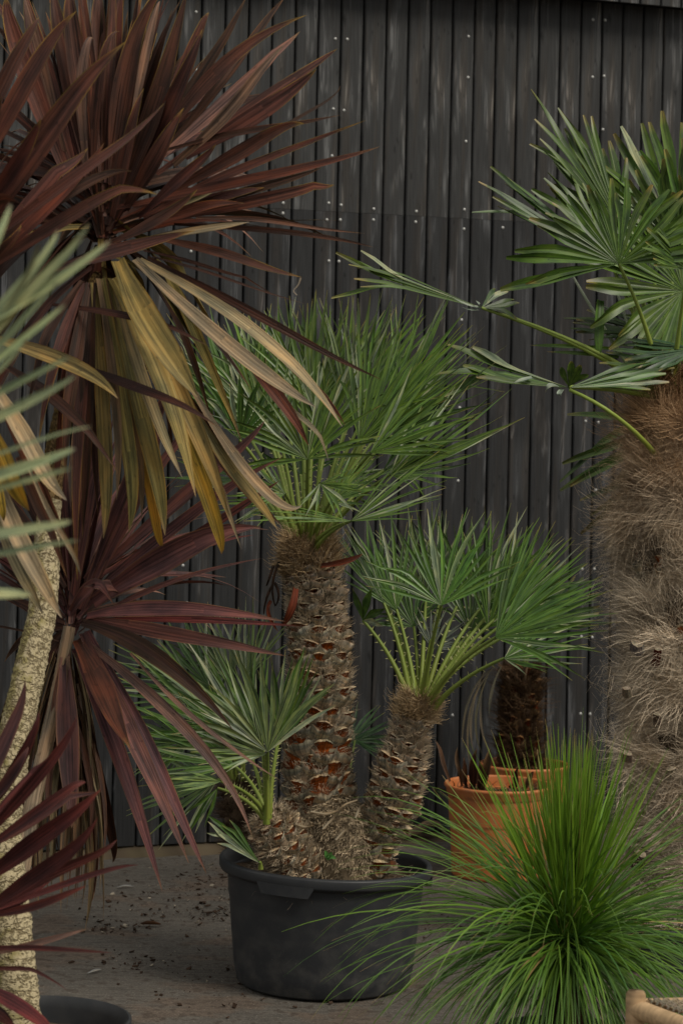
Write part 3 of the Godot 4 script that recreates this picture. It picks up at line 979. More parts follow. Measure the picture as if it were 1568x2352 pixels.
	fur(p, t2, r2, 0.1, 0.97, 520, hair, tan_, 0.15, 0.85, 0.8, 0.45, 0.85, "fibre", -0.008)
	fur(p, t2, r2, 0.82, 0.99, 300, hair, func(s, an): return Color(0.55, 0.40, 0.23) * rr(0.5, 1.3), 0.2, 0.9, 0.5, 0.9, 1.5)
	fur(p, t3, r3, 0.05, 0.95, 420, hair, tan_, 0.2, 0.9, 0.6, 0.6, 1.0)
	fur(p, t4, [0.07, 0.06, 0.035], 0.0, 1.0, 300, hair, func(s, an): return Color(0.13, 0.09, 0.06) * rr(0.5, 1.3), 0.2, 1.0, 0.8, 0.8, 1.3)
	var stub := [tuft(12, 0.008, 0.022, 0.0026, 0.5, 0.3), tuft(12, 0.006, 0.018, 0.003, 0.7, 0.5)]
	fur(p, ball, rb, 0.05, 0.95, 2600, stub, func(s, an): return Color(0.56, 0.44, 0.29) * rr(0.2, 1.15), 1.2, 2.7, 0.7, 0.7, 1.3, "root")
	# pale roots that hang loose from the ball
	for q in [[[712, 1864], [752, 1870], [788, 1858]], [[740, 1905], [764, 1880], [790, 1850], [820, 1838]], [[815, 1880], [826, 1856], [838, 1848]], [[676, 1892], [700, 1900], [722, 1896]], [[770, 1930], [792, 1905], [800, 1885]]]:
		var rp := []
		for k in q.size(): rp.append(P(q[k][0], q[k][1], 7.085 + 0.02 * (k % 2)))
		var rm := MB.new()
		tube(rm, spline(rp, 5), [0.0035, 0.0045, 0.002], 6, Color(0.46, 0.37, 0.25), Color(0.4, 0.31, 0.2))
		part(p, "loose_root", rm.mesh(), M.husk)
	# torn red-brown leaf feet on the main trunk
	for q in [[[678, 1352], [668, 1400], [648, 1440], 0.024, 7.2], [[738, 1300], [790, 1290], [834, 1272], 0.018, 7.22], [[622, 1380], [616, 1410], [640, 1452], 0.012, 7.3]]:
		var sm := MB.new()
		var sp := bez(P(q[0][0], q[0][1], q[4]), P(q[1][0], q[1][1], q[4] - 0.03), P(q[2][0], q[2][1], q[4]), 9)
		ribbon(sm, sp, leaf_width(q[3], 9, 0.8), Vector3(0.3, 0.3, 1), -0.2, 0.3, 0.5, Color(0.20, 0.045, 0.018), Color(0.12, 0.03, 0.015), Color(0.35, 0.2, 0.1), 0.0, 0.9)
		part(p, "dead_sheath", sm.mesh(), M.leaf)
	var dk := MB.new()  # the withered flower stalk on the left of the trunk
	for q in [[[640, 1292], [626, 1345], [632, 1392]], [[628, 1300], [618, 1330], [612, 1345]], [[626, 1345], [612, 1375], [606, 1410]], [[632, 1340], [640, 1366], [634, 1390]]]:
		tube(dk, bez(P(q[0][0], q[0][1], 7.27), P(q[1][0], q[1][1], 7.24), P(q[2][0], q[2][1], 7.27), 7), [0.005, 0.004, 0.002], 6, Color(0.035, 0.02, 0.013), Color(0.05, 0.03, 0.02))
	part(p, "withered_stalk", dk.mesh(), M.husk)
	# crowns
	var G := Color(0.122, 0.225, 0.028)
	var pale := Color(0.22, 0.30, 0.085)
	var grey := Color(0.150, 0.215, 0.072)
	var dark := Color(0.060, 0.130, 0.018)
	fronds(p, 7.33, P(704, 1262, 7.33), 0.05, [
		[560, 985, 0.25, 425, 722, 0.3, 0.4, 0.2, 0.9, 75, 24], [600, 960, 0.2, 512, 712, 0.25, 0.2, 0.3, 0.9, 85, 26], [655, 945, 0.25, 606, 700, 0.3, 0.1, 0.2, 1, 90, 26],
		[720, 935, 0.2, 704, 684, 0.25, 0, 0.3, 1, 95, 26], [768, 940, 0.25, 788, 682, 0.3, -0.1, 0.2, 1, 85, 26], [800, 960, 0.15, 856, 672, 0.2, -0.4, 0.2, 0.8, 60, 24, {"col": grey}],
		[835, 960, 0.1, 958, 696, 0.15, -0.3, 0.4, 0.8, 70, 24], [850, 990, 0, 1056, 745, 0, -0.4, 0.5, 0.7, 60, 24], [824, 1014, -0.12, 1000, 800, -0.14, -0.3, 0.3, 0.9, 110, 28],
		[880, 985, 0.3, 1150, 800, 0.35, -0.3, 0.6, 0.6, 36, 18], [640, 1000, 0.05, 560, 810, 0.05, 0.2, 0.3, 0.9, 110, 26, {"col": grey}], [740, 1000, 0.0, 760, 800, 0.0, 0, 0.25, 1, 120, 28],
		[550, 1010, -0.08, 566, 836, -0.1, 0.1, 0.1, 1, 110, 20, {"col": dark, "fat": 1.45}], [706, 1055, -0.35, 676, 845, -0.33, 0, 0.12, 1, 185, 34], [895, 1090, -0.2, 1185, 985, -0.27, -0.1, 0.82, 0.5, 130, 32, {"droop": 0.0, "short": 0.45}],
		[806, 1197, -0.35, 1030, 1095, -0.4, -0.1, 0.75, 0.6, 70, 24], [806, 1197, -0.35, 575, 1185, -0.4, 0, 0.8, 0.5, 30, 10], [760, 1150, -0.2, 905, 1085, -0.25, -0.1, 0.75, 0.6, 110, 22], [655, 1135, -0.28, 530, 1105, -0.3, 0.1, 0.75, 0.6, 120, 22], [735, 1110, -0.3, 800, 1180, -0.38, 0, 0.5, 0.8, 150, 20, {"short": 0.4}], [850, 1040, -0.2, 1090, 900, -0.22, -0.2, 0.5, 0.8, 80, 22], [560, 1100, 0.2, 400, 1060, 0.3, 0.3, 0.5, 0.8, 100, 22, {"col": dark}], [760, 1105, 0.3, 900, 1120, 0.35, 0, 0.65, 0.7, 150, 28, {"short": 0.35}],
		[640, 1150, 0.2, 520, 1180, 0.15, 0.2, 0.7, 0.6, 120, 20, {"short": 0.4}], [690, 1090, 0.35, 690, 960, 0.4, 0, 0.3, 0.9, 150, 28, {"col": dark}],
		[590, 900, 0.3, 480, 740, 0.35, 0.3, 0.3, 0.9, 90, 20, {"col": dark}], [690, 890, 0.35, 660, 690, 0.4, 0, 0.3, 1, 80, 20, {"col": dark}], [830, 900, 0.3, 905, 690, 0.35, -0.2, 0.3, 1, 80, 20], [900, 930, 0.2, 1040, 705, 0.25, -0.3, 0.4, 0.8, 70, 20],
		[900, 1000, 0.1, 1120, 830, 0.1, -0.3, 0.5, 0.7, 60, 20, {"col": dark}], [880, 1080, 0.2, 1060, 1000, 0.2, -0.2, 0.6, 0.7, 90, 20, {"col": dark}], [500, 1000, 0.25, 415, 800, 0.3, 0.4, 0.2, 0.9, 60, 16],
	], {"col": G})
	fronds(p, 7.2, P(965, 1618, 7.2), 0.035, [
		[910, 1400, 0.2, 836, 1188, 0.25, 0.3, 0.2, 0.9, 95, 26], [978, 1365, 0.3, 948, 1165, 0.33, 0.1, 0.2, 0.9, 95, 26, {"col": grey}], [1058, 1372, 0.25, 1090, 1180, 0.3, -0.1, 0.2, 1, 95, 26],
		[1108, 1390, 0.2, 1226, 1196, 0.25, -0.2, 0.3, 0.9, 90, 26], [1138, 1420, 0.1, 1302, 1232, 0.12, -0.3, 0.4, 0.8, 80, 26], [1145, 1440, -0.02, 1392, 1325, -0.06, -0.3, 0.6, 0.7, 70, 24],
		[1013, 1390, -0.25, 1000, 1172, -0.2, 0, 0.2, 1, 150, 32], [1137, 1464, -0.3, 1385, 1332, -0.33, -0.15, 0.5, 0.85, 115, 30], [1157, 1512, -0.15, 1366, 1478, -0.18, -0.05, 0.85, 0.45, 130, 30, {"short": 0.4}],
		[993, 1490, 0.15, 1035, 1400, 0.2, 0, -0.2, 1, 140, 26, {"col": Color(0.14, 0.18, 0.12)}], [881, 1385, 0.1, 790, 1215, 0.15, 0.2, 0.5, 0.7, 34, 14, {"col": dark}], [833, 1425, 0.1, 885, 1378, 0.05, 0.2, 0.5, 0.8, 130, 7, {"fat": 1.45}],
		[950, 1440, 0.25, 900, 1310, 0.3, 0.2, 0.3, 0.9, 150, 28, {"col": dark}], [1080, 1450, 0.2, 1140, 1300, 0.25, -0.2, 0.3, 0.9, 140, 28, {"col": dark}], [1120, 1440, 0.1, 1230, 1260, 0.1, -0.3, 0.5, 0.8, 110, 28],
		[1180, 1450, 0.1, 1400, 1400, 0.1, -0.2, 0.6, 0.7, 60, 20, {"col": dark}], [1020, 1340, 0.35, 1020, 1170, 0.4, 0, 0.3, 1, 80, 20, {"col": dark}], [1160, 1370, 0.2, 1290, 1210, 0.2, -0.3, 0.4, 0.8, 60, 18], [870, 1350, 0.3, 815, 1200, 0.35, 0.3, 0.3, 0.9, 70, 18, {"col": dark}],
	], {"col": Color(0.105, 0.212, 0.030)})
	fronds(p, 7.05, P(614, 1868, 7.05), 0.025, [
		[560, 1700, 0.2, 300, 1560, 0.25, 0.3, 0.3, 0.9, 100, 26], [540, 1760, 0.12, 320, 1680, 0.12, 0.2, 0.5, 0.8, 80, 24], [500, 1790, 0.25, 310, 1850, 0.3, 0, 0.6, 0.8, 110, 22, {"col": Color(0.12, 0.20, 0.05)}],
		[615, 1727, -0.15, 590, 1490, -0.13, 0.1, 0.2, 1, 120, 22, {"col": grey, "fat": 1.3}], [606, 1735, -0.1, 420, 1580, -0.08, 0.3, 0.35, 0.9, 90, 18, {"col": grey}], [612, 1732, -0.12, 440, 1720, -0.16, 0.2, 0.7, 0.7, 70, 14, {"col": pale}], [640, 1690, 0.05, 706, 1490, 0.05, -0.2, 0.2, 0.9, 60, 14, {"col": G}], [508, 1795, -0.18, 376, 1806, -0.2, 0, 0.85, 0.5, 60, 9, {"col": pale, "fat": 1.5}], [600, 1690, 0.12, 470, 1510, 0.12, 0.2, 0.2, 0.9, 100, 24],
		[640, 1700, 0.12, 690, 1520, 0.1, -0.1, 0.2, 0.9, 70, 18, {"col": Color(0.09, 0.17, 0.04)}], [500, 1810, 0.05, 440, 1900, 0.05, 0.2, 0.3, 0.9, 60, 5],
	], {"col": Color(0.098, 0.195, 0.032), "stalk": 0.0065})
	fronds(p, 7.65, P(545, 1800, 7.65), 0.02, [
		[480, 1575, 0.0, 312, 1425, 0.05, 0.3, 0.4, 0.9, 85, 24], [530, 1565, 0.05, 450, 1402, 0.1, 0.1, 0.3, 1, 90, 24, {"col": grey}], [565, 1560, 0.0, 588, 1385, 0.05, -0.1, 0.3, 1, 80, 24, {"col": grey}],
		[460, 1610, -0.05, 262, 1510, 0, 0.3, 0.4, 0.9, 80, 22], [500, 1620, 0.05, 380, 1500, 0.05, 0.3, 0.4, 0.9, 120, 26, {"col": dark}], [430, 1700, 0.0, 290, 1750, 0.0, 0.2, 0.5, 0.9, 110, 20, {"col": Color(0.11, 0.19, 0.05)}],
	], {"col": Color(0.074, 0.145, 0.030), "stalk": 0.006})
	fronds(p, 7.6, P(790, 1850, 7.5), 0.02, [[800, 1705, 0.05, 893, 1642, 0.1, -0.2, 0.4, 0.9, 105, 16, {"col": Color(0.06, 0.14, 0.05)}], [815, 1700, 0.0, 880, 1725, 0.05, -0.2, 0.4, 0.9, 60, 8, {"col": Color(0.06, 0.14, 0.05)}]], {"stalk": 0.005})
	fronds(p, 7.0, P(600, 1990, 7.03), 0.01, [[596, 1982, 0.0, 486, 1885, -0.03, 0.4, 0.3, 0.9, 34, 9, {"col": dark, "split": 0.7, "droop": 0.0}]], {"stalk": 0.005, "spines": false})
	# a seedling weed at the foot of the ball
	var wm := MB.new()
	for q in [[-0.3, 0.5], [0.5, 0.3], [0.1, -0.2], [0.9, -0.3]]:
		var c := P(752, 1975, 7.02)
		ribbon(wm, bez(c, c + Vector3(q[0] * 0.012, 0.012 + q[1] * 0.008, 0.004), c + Vector3(q[0] * 0.028, 0.014 + q[1] * 0.03, 0.008), 7), leaf_width(0.012, 7, 0.3), Vector3(0, 0.4, 1), 0, 0.2, 0.2, Color(0.07, 0.19, 0.04), Color(0.07, 0.19, 0.04), Color(0.08, 0.19, 0.04))
	single("seedling", wm.mesh(), M.grass, "tiny bright green seedling sprouting at the foot of the fan palm", "seedling")


# ---------------------------------------------------------------- the windmill palm at the right
func build_windmill_palm() -> void:
	var d := 7.75
	var foot := P(1535, 2230, d)
	foot.y = 0
	pot("black_pot", "low black pot full of dead leaf litter under the shaggy palm at the right edge", foot, [[0.0, 0.003], [0.24, 0.0], [0.255, 0.015], [0.27, 0.12], [0.285, 0.125], [0.287, 0.145], [0.275, 0.147], [0.262, 0.12], [0.25, 0.09]], M.tub, 0.264, 0.125)
	var o := thing("windmill_palm", "tall palm at the right edge with a thick trunk wrapped in shaggy grey-brown fibre", "fan palm")
	var q := spline([Vector3(foot.x, 0.1, foot.z), P(1556, 2050, d), P(1562, 1880, d), P(1562, 1650, d), P(1562, 1420, d), P(1560, 1200, d), P(1558, 1040, d), P(1556, 930, d), P(1556, 850, d)], 8)
	var rad := [0.085, 0.08, 0.095, 0.115, 0.122, 0.148, 0.105, 0.065, 0.03]
	core(o, q, rad, Color(0.10, 0.072, 0.05), "trunk", 0.03, 11.0)
	var lump := noise(11.0, 19, 3)
	var stubs := [leaf_base(0.05, 0.06, 0.03, 1.2, 0.6), leaf_base(0.045, 0.05, 0.034, 0.8, 0.6)]
	boots(o, q, rad, 0.10, 0.62, 0.13, 6, stubs, 1.0)
	var hair := []
	for k in 4: hair.append(tuft(24, 0.05, 0.135, 0.0018, 0.40, 0.95))
	var grey := func(s, an):
		var c := Color(0.74, 0.61, 0.45).lerp(Color(0.50, 0.31, 0.165), smoothstep(0.55, 0.85, s)).lerp(Color(0.72, 0.64, 0.54), 0.6 * (1.0 - smoothstep(0.0, 0.35, s)))
		return c * rr(0.7, 1.25)
	var tiers := 17
	for v in 4:  # matted locks that sweep sideways and down, with dark hollows between them
		var ts := []
		var cs := []
		for lock in 150:
			var tier := rng.randi() % tiers
			var s0 := 0.03 + 0.80 * (tier + 0.35 + rr(-0.16, 0.16)) / tiers
			var a0 := rr(0, TAU)
			var roll := rr(0.9, 1.9) * (1.0 if rng.randf() < 0.5 else -1.0) * (1.0 - 0.75 * smoothstep(0.66, 0.84, s0)) + (rr(-0.6, 0.6) if s0 > 0.45 else 0.0)
			var lean := rr(0.05, 0.42)
			var tone := rr(0.55, 1.3)
			var size := rr(0.7, 1.15)
			for k in 13:
				var t := on_trunk(q, rad, clampf(s0 + rr(-0.012, 0.012), 0.001, 0.999), a0 + rr(-0.28, 0.28))
				t.origin += t.basis.z * (0.006 + 0.026 * lump.get_noise_3dv(t.origin))
				var z := size * rr(0.8, 1.15)
				t.basis = t.basis * Basis(Vector3.BACK, roll + rr(-0.22, 0.22)) * Basis(Vector3.RIGHT, lean + rr(-0.2, 0.25)) * Basis.from_scale(Vector3(z, z, z))
				ts.append(t)
				cs.append(grey.call(s0, a0) * tone)
		swarm(o, "fibre", hair[v], M.fibre, ts, cs)
	var whisk := [tuft(9, 0.08, 0.2, 0.0014, 0.9, 0.9)]
	fur(o, q, rad, 0.55, 0.93, 260, whisk, grey, 0.6, 1.6, 1.2, 0.6, 1.0, "fibre", 0.01)
	var long := [tuft(10, 0.10, 0.2, 0.003, 0.5, 0.8)]
	fur(o, q, rad, 0.82, 0.98, 160, long, func(s, an): return Color(0.26, 0.145, 0.07) * rr(0.5, 1.3), 0.3, 1.6, 0.9, 0.5, 0.9, "fibre", 0.0)
	for s in [[1462, 1478, 0.022, 0.03, Color(0.34, 0.3, 0.26)], [1510, 1490, 0.013, 0.055, Color(0.16, 0.035, 0.022)], [1508, 1640, 0.012, 0.05, Color(0.2, 0.15, 0.11)], [1440, 1730, 0.016, 0.03, Color(0.36, 0.28, 0.2)], [1470, 1960, 0.02, 0.07, Color(0.1, 0.055, 0.045)], [1540, 1765, 0.016, 0.03, Color(0.4, 0.33, 0.25)], [1438, 1580, 0.013, 0.028, Color(0.34, 0.27, 0.19)]]:
		var sm := MB.new()
		var c := P(s[0], s[1], d - 0.185)
		var out := Vector3(rr(-0.35, 0.15), rr(0.25, 0.6), 1.0).normalized()
		var across := out.cross(Vector3.UP).normalized().rotated(out, rr(-0.35, 0.35))
		var over := across.cross(out)
		var low := []
		var topc := []
		for k in 7:  # a flattened, uneven foot of a leaf stalk, cut across
			var an := TAU * k / 7 + rr(-0.15, 0.15)
			var side: Vector3 = across * cos(an) * s[2] * rr(0.85, 1.1) + over * sin(an) * s[2] * 0.5 * rr(0.8, 1.2)
			low.append(c - out * s[3] - Vector3(0, s[3] * 0.5, 0) + side * 1.25)
			topc.append(c + side + out * rr(-0.003, 0.003))
		for k in 7:
			var k2 := (k + 1) % 7
			sm.quad(low[k], low[k2], topc[k2], topc[k], tint(s[4], 0.2))
			sm.tri(c, topc[k], topc[k2], tint(Color(0.50, 0.41, 0.29), 0.12))
		for k in range(0, sm.n.size()):
			if sm.n[k].dot(sm.v[k] - (c - out * s[3] * 0.6)) < 0.0: sm.n[k] = -sm.n[k]
		part(o, "cut_stalk", sm.mesh(), M.husk)
	var G := Color(0.088, 0.168, 0.018)
	var L := Color(0.098, 0.178, 0.022)
	var D := Color(0.058, 0.115, 0.022)
	var pc := {"pcol": Color(0.24, 0.30, 0.05), "spines": false, "blunt": 0.62, "split": 0.52, "stalk": 0.0085, "pleat": 0.28, "gap": 0.0, "few": 0.8, "long": 1.1, "fat": 1.32, "silver": 0.05}
	fronds(o, d, P(1535, 905, d), 0.05, [
		[1425, 520, 0.2, 1232, 248, 0.25, 0.4, 0.35, 0.85, 40, 13, {"split": 0.55}], [1420, 530, 0.25, 1330, 330, 0.3, 0.2, 0.3, 0.9, 70, 11, {"col": D}], [1390, 585, 0.05, 1085, 432, 0.05, 0.15, 0.75, 0.6, 30, 10, {"col": D}], [1400, 560, 0.12, 1240, 430, 0.12, 0.3, 0.6, 0.7, 60, 10],
		[1545, 545, 0.3, 1480, 282, 0.35, 0.1, 0.15, 1, 130, 20, {"split": 0.4}], [1556, 600, 0.1, 1512, 372, 0.05, -0.5, 0.2, 0.85, 50, 12, {"col": Color(0.12, 0.21, 0.045), "split": 0.8}],
		[1568, 668, 0.08, 1345, 668, -0.02, 0.1, 0.3, 0.95, 210, 30, {"col": L}], [1420, 606, -0.25, 1388, 432, -0.22, 0, 0.3, 0.95, 200, 31, {"short": -0.45, "col": G, "cone": 0.16}], [1500, 765, 0.15, 1315, 748, 0.2, 0.2, 0.75, 0.6, 70, 14, {"col": D}],
		[1600, 800, -0.1, 1440, 840, -0.15, 0.2, 0.8, 0.5, 70, 14, {"col": Color(0.055, 0.13, 0.045)}],
		[1500, 640, 0.3, 1420, 470, 0.35, 0.2, 0.3, 0.9, 100, 16, {"col": D}], [1590, 560, 0.15, 1560, 320, 0.15, -0.1, 0.2, 1, 90, 16], [1560, 770, 0.2, 1430, 700, 0.2, 0.2, 0.5, 0.8, 90, 14], [1545, 830, -0.15, 1400, 880, -0.2, 0.1, 0.8, 0.6, 60, 12, {"col": D}], [1580, 620, -0.25, 1480, 540, -0.3, 0.2, 0.5, 0.8, 80, 14, {"col": L}],
		[1105, 707, -0.1, 800, 622, -0.12, 0.2, 0.6, 0.75, 13, 10, {"split": 0.62, "fold": 0.2, "fat": 3.0, "blunt": 0.5}], [1105, 707, -0.1, 1172, 688, -0.05, 0, 0.6, 0.8, 80, 7, {"col": D, "droop": 0.1}],
		[1305, 890, -0.3, 1036, 842, -0.34, 0.1, 0.6, 0.8, 20, 8, {"split": 0.55, "fat": 2.8, "blunt": 0.6}], [1305, 890, -0.3, 1512, 868, -0.2, 0, 0.7, 0.6, 34, 9, {"fat": 1.9, "col": Color(0.075, 0.16, 0.03)}], [1305, 888, -0.3, 1318, 825, -0.34, 0, 0.2, 1, 90, 4, {"col": L}],
		[1560, 960, 0.35, 1330, 1100, 0.4, 0.2, 0.5, 0.8, 70, 9, {"col": D, "split": 0.3}], [1540, 1080, 0.3, 1370, 1220, 0.32, 0.2, 0.5, 0.8, 60, 8, {"col": Color(0.09, 0.14, 0.03), "split": 0.3}],
	], {"col": G}.merged(pc, true))
	for r in [[1222, 868, 1197, 874, 1172, 884, 13], [1285, 893, 1264, 887, 1252, 902, 17], [1290, 895, 1284, 903, 1283, 910, 12], [1098, 706, 1070, 700, 1040, 684, 10], [1098, 712, 1078, 712, 1060, 705, 9], [1104, 704, 1100, 700, 1092, 690, 9]]:
		var um := MB.new()
		ribbon(um, bez(P(r[0], r[1], d - 0.33 if r[1] > 800 else d - 0.14), P(r[2], r[3], d - 0.37 if r[1] > 800 else d - 0.16), P(r[4], r[5], d - 0.36 if r[1] > 800 else d - 0.15), 8), leaf_width(r[6] / F * d, 8, 0.8), Vector3(0.1, 0.9, 0.7), 0, 0.4, 0.4, Color(0.36, 0.42, 0.32), Color(0.4, 0.45, 0.36), Color(0.4, 0.42, 0.28))
		part(o, "leaf_underside", um.mesh(), M.fan)
	for r in [[1377, 690, 1374, 760, 1374, 828, 24, 2], [1448, 820, 1450, 860, 1447, 905, 14, 2], [1400, 800, 1300, 795, 1215, 793, 9, 1], [1420, 820, 1340, 812, 1255, 808, 9, 1]]:
		var lm := MB.new()
		ribbon(lm, bez(P(r[0], r[1], d), P(r[2], r[3], d - 0.03), P(r[4], r[5], d - 0.04), 9), leaf_width(r[6] / F * d, 9, 0.8), Vector3(0.2, 0.1, 1), -0.2, 0.2, 0.25, tint(G, 0.2), G, Color(0.34, 0.2, 0.04), 0.0, 0.93)
		part(o, "loose_leaflet", lm.mesh(), M.fan)
	var rm := MB.new()
	tube(rm, bez(P(1308, 896, d - 0.3), P(1425, 965, d - 0.34), P(1516, 1060, d - 0.06), 10), [0.0055, 0.0065, 0.009], 8, Color(0.20, 0.27, 0.05), Color(0.27, 0.32, 0.05))
	part(o, "leaf_stalk", rm.mesh(), M.stalk)
	for r in [[1305, 618, 1390, 760, 1485, 900], [1405, 640, 1450, 770, 1500, 905]]:
		var sm := MB.new()
		tube(sm, bez(P(r[0], r[1], d + 0.2), P(r[2], r[3], d + 0.15), P(r[4], r[5], d), 8), [0.004, 0.006, 0.008], 7, Color(0.3, 0.33, 0.26), Color(0.2, 0.26, 0.07))
		part(o, "leaf_stalk", sm.mesh(), M.stalk)
	var lit := []
	var lc := []
	for k in 260:
		var a := rr(0, TAU)
		var r := 0.25 * sqrt(rng.randf())
		lit.append(Transform3D(Basis.from_euler(Vector3(rr(0.9, 2.1), rr(0, TAU), 0)) * Basis.from_scale(Vector3.ONE * rr(0.7, 1.4)), foot + Vector3(cos(a) * r, 0.135, sin(a) * r)))
		lc.append(Color(0.22, 0.14, 0.08) * rr(0.4, 1.5))
	swarm(get_node("black_pot"), "litter", tuft(7, 0.04, 0.09, 0.005, 0.9, 0.4), M.husk, lit.map(func(t): return Transform3D(t.basis, t.origin - foot)), lc)


# ---------------------------------------------------------------- the terracotta pots by the wall
func build_terracotta() -> void:
	var prof := func(R, h): return [[0.0, 0.004], [R * 0.80, 0.0], [R * 0.84, 0.012], [R * 0.86, h * 0.35], [R * 0.885, h * 0.66], [R * 0.888, h * 0.664], [R * 0.876, h * 0.668], [R * 0.89, h * 0.68], [R * 0.905, h * 0.872], [R * 0.90, h * 0.876], [R * 0.955, h * 0.885], [R * 0.97, h * 0.95], [R, h * 0.965], [R * 1.005, h * 0.985], [R * 0.99, h], [R * 0.96, h], [R * 0.945, h * 0.98], [R * 0.92, h * 0.8], [R * 0.9, h * 0.6]]
	var a := P(1140, 1990, 9.04)
	a.y = 0
	pot("terracotta_pot", "orange plastic pot with cut dead stalks standing in front of the wall", a, prof.call(0.202, 0.345), M.terracotta, 0.185, 0.295, 0.0)
	var b := P(1200, 1930, 9.46)
	b.y = 0
	pot("terracotta_pot", "orange plastic pot behind the first, holding the small dark-trunked palm", b, prof.call(0.174, 0.36), M.terracotta, 0.158, 0.315, 0.0)
	var dead := thing("dead_plant", "dry brown leaves and cut stalks left in the front orange pot", "dead plant")
	for r in [[1000, 1700, 1012, 1740, 1032, 1795, 12], [1048, 1716, 1052, 1760, 1060, 1805, 10], [1066, 1740, 1064, 1775, 1070, 1808, 16], [1092, 1722, 1088, 1765, 1086, 1810, 22], [1126, 1716, 1118, 1765, 1108, 1815, 20], [1100, 1745, 1098, 1780, 1096, 1812, 20], [1052, 1830, 1075, 1812, 1092, 1812, 8], [1190, 1760, 1186, 1785, 1180, 1815, 14], [1225, 1770, 1215, 1790, 1205, 1815, 12]]:
		strap(dead, P(r[4], r[5], 9.02), P(r[2], r[3], 8.98), P(r[0], r[1], 8.96), r[6] / F * 9.0 * 1.1, 6 if rng.randf() < 0.5 else 5, Vector3(rr(-0.5, 0.5), 0.2, 1), 0.6, 9, 0.6)
	var chips := []
	var cc := []
	for k in 90:
		var an := rr(0, TAU)
		var r := 0.17 * sqrt(rng.randf())
		chips.append(Transform3D(Basis.from_euler(Vector3(rr(0.6, 2.2), rr(0, TAU), 0)) * Basis.from_scale(Vector3.ONE * rr(0.6, 1.2)), a + Vector3(cos(an) * r, 0.31, sin(an) * r)))
		cc.append(Color(0.13, 0.08, 0.05) * rr(0.4, 1.8))
	swarm(dead, "litter", tuft(5, 0.03, 0.07, 0.008, 0.9, 0.4), M.husk, chips, cc)
	var p := thing("small_palm", "small palm with a dark hairy trunk in the rear orange pot against the wall", "fan palm")
	var q := spline([b + Vector3(0, 0.29, 0), P(1194, 1770, 9.46), P(1193, 1660, 9.46), P(1196, 1580, 9.46), P(1198, 1530, 9.46)], 8)
	var rad := [0.066, 0.068, 0.068, 0.06, 0.03]
	core(p, q, rad, Color(0.05, 0.032, 0.02))
	boots(p, q, rad, 0.1, 0.95, 0.04, 6, [leaf_base(0.05, 0.05, 0.03, 0.6, 1.4), leaf_base(0.045, 0.06, 0.026, 0.9, 1.4)], 0.9)
	for c in p.get_children():
		if c.name.begins_with("leaf_base"): c.material_override = M.dark_husk
	var hair := [tuft(13, 0.03, 0.07, 0.002, 0.6, 0.5), tuft(13, 0.03, 0.06, 0.002, 0.6, 0.5)]
	fur(p, q, rad, 0.0, 0.96, 900, hair, func(s, an): return Color(0.085, 0.052, 0.03) * rr(0.4, 1.6), 0.2, 1.2, 0.7, 0.7, 1.2)
	for k in 14:
		var an := TAU * k / 14 + rr(-0.2, 0.2)
		var t := on_trunk(q, rad, rr(0.72, 0.93), an)
		var sm := MB.new()
		var dir := t.basis.z * rr(0.35, 0.8) + Vector3(0, 0.9, 0)
		tube(sm, bez(t.origin - t.basis.z * 0.01, t.origin + dir * 0.035, t.origin + dir * rr(0.05, 0.085) + t.basis.z * 0.012, 5), [0.010, 0.008, 0.007], 6, Color(0.11, 0.07, 0.04), Color(0.21, 0.15, 0.1), 0.5, t.basis.z)
		part(p, "cut_stalk", sm.mesh(), M.husk)
	var W := {"col": Color(0.05, 0.105, 0.03), "spines": false, "stalk": 0.006, "pcol": Color(0.14, 0.17, 0.05), "split": 0.5, "blunt": 0.4}
	fronds(p, 9.46, P(1198, 1535, 9.46), 0.015, [[1180, 1430, 0.0, 1140, 1270, 0.05, 0.2, 0.3, 0.9, 120, 20], [1240, 1440, 0.0, 1330, 1330, 0.05, -0.2, 0.3, 0.9, 100, 18], [1215, 1430, -0.1, 1230, 1300, -0.1, 0, 0.3, 0.9, 120, 18]], W)
	for r in [[1062, 1740, 1075, 1610, 1130, 1535], [1090, 1740, 1082, 1640, 1112, 1540], [1112, 1742, 1092, 1650, 1125, 1538], [1128, 1740, 1104, 1660, 1110, 1560], [1085, 1790, 1078, 1640, 1135, 1530], [1124, 1650, 1128, 1590, 1150, 1530]]:
		var lm := MB.new()
		ribbon(lm, bez(P(r[4], r[5], 9.4), P(r[2], r[3], 9.38), P(r[0], r[1], 9.37), 12), leaf_width(0.009, 12, 0.6), Vector3(0.2, 0, 1), -0.6, 0.6, 0.3, tint(Color(0.17, 0.15, 0.10), 0.2), Color(0.17, 0.15, 0.1), Color(0.2, 0.17, 0.12))
		part(p, "dead_leaflet", lm.mesh(), M.leaf)


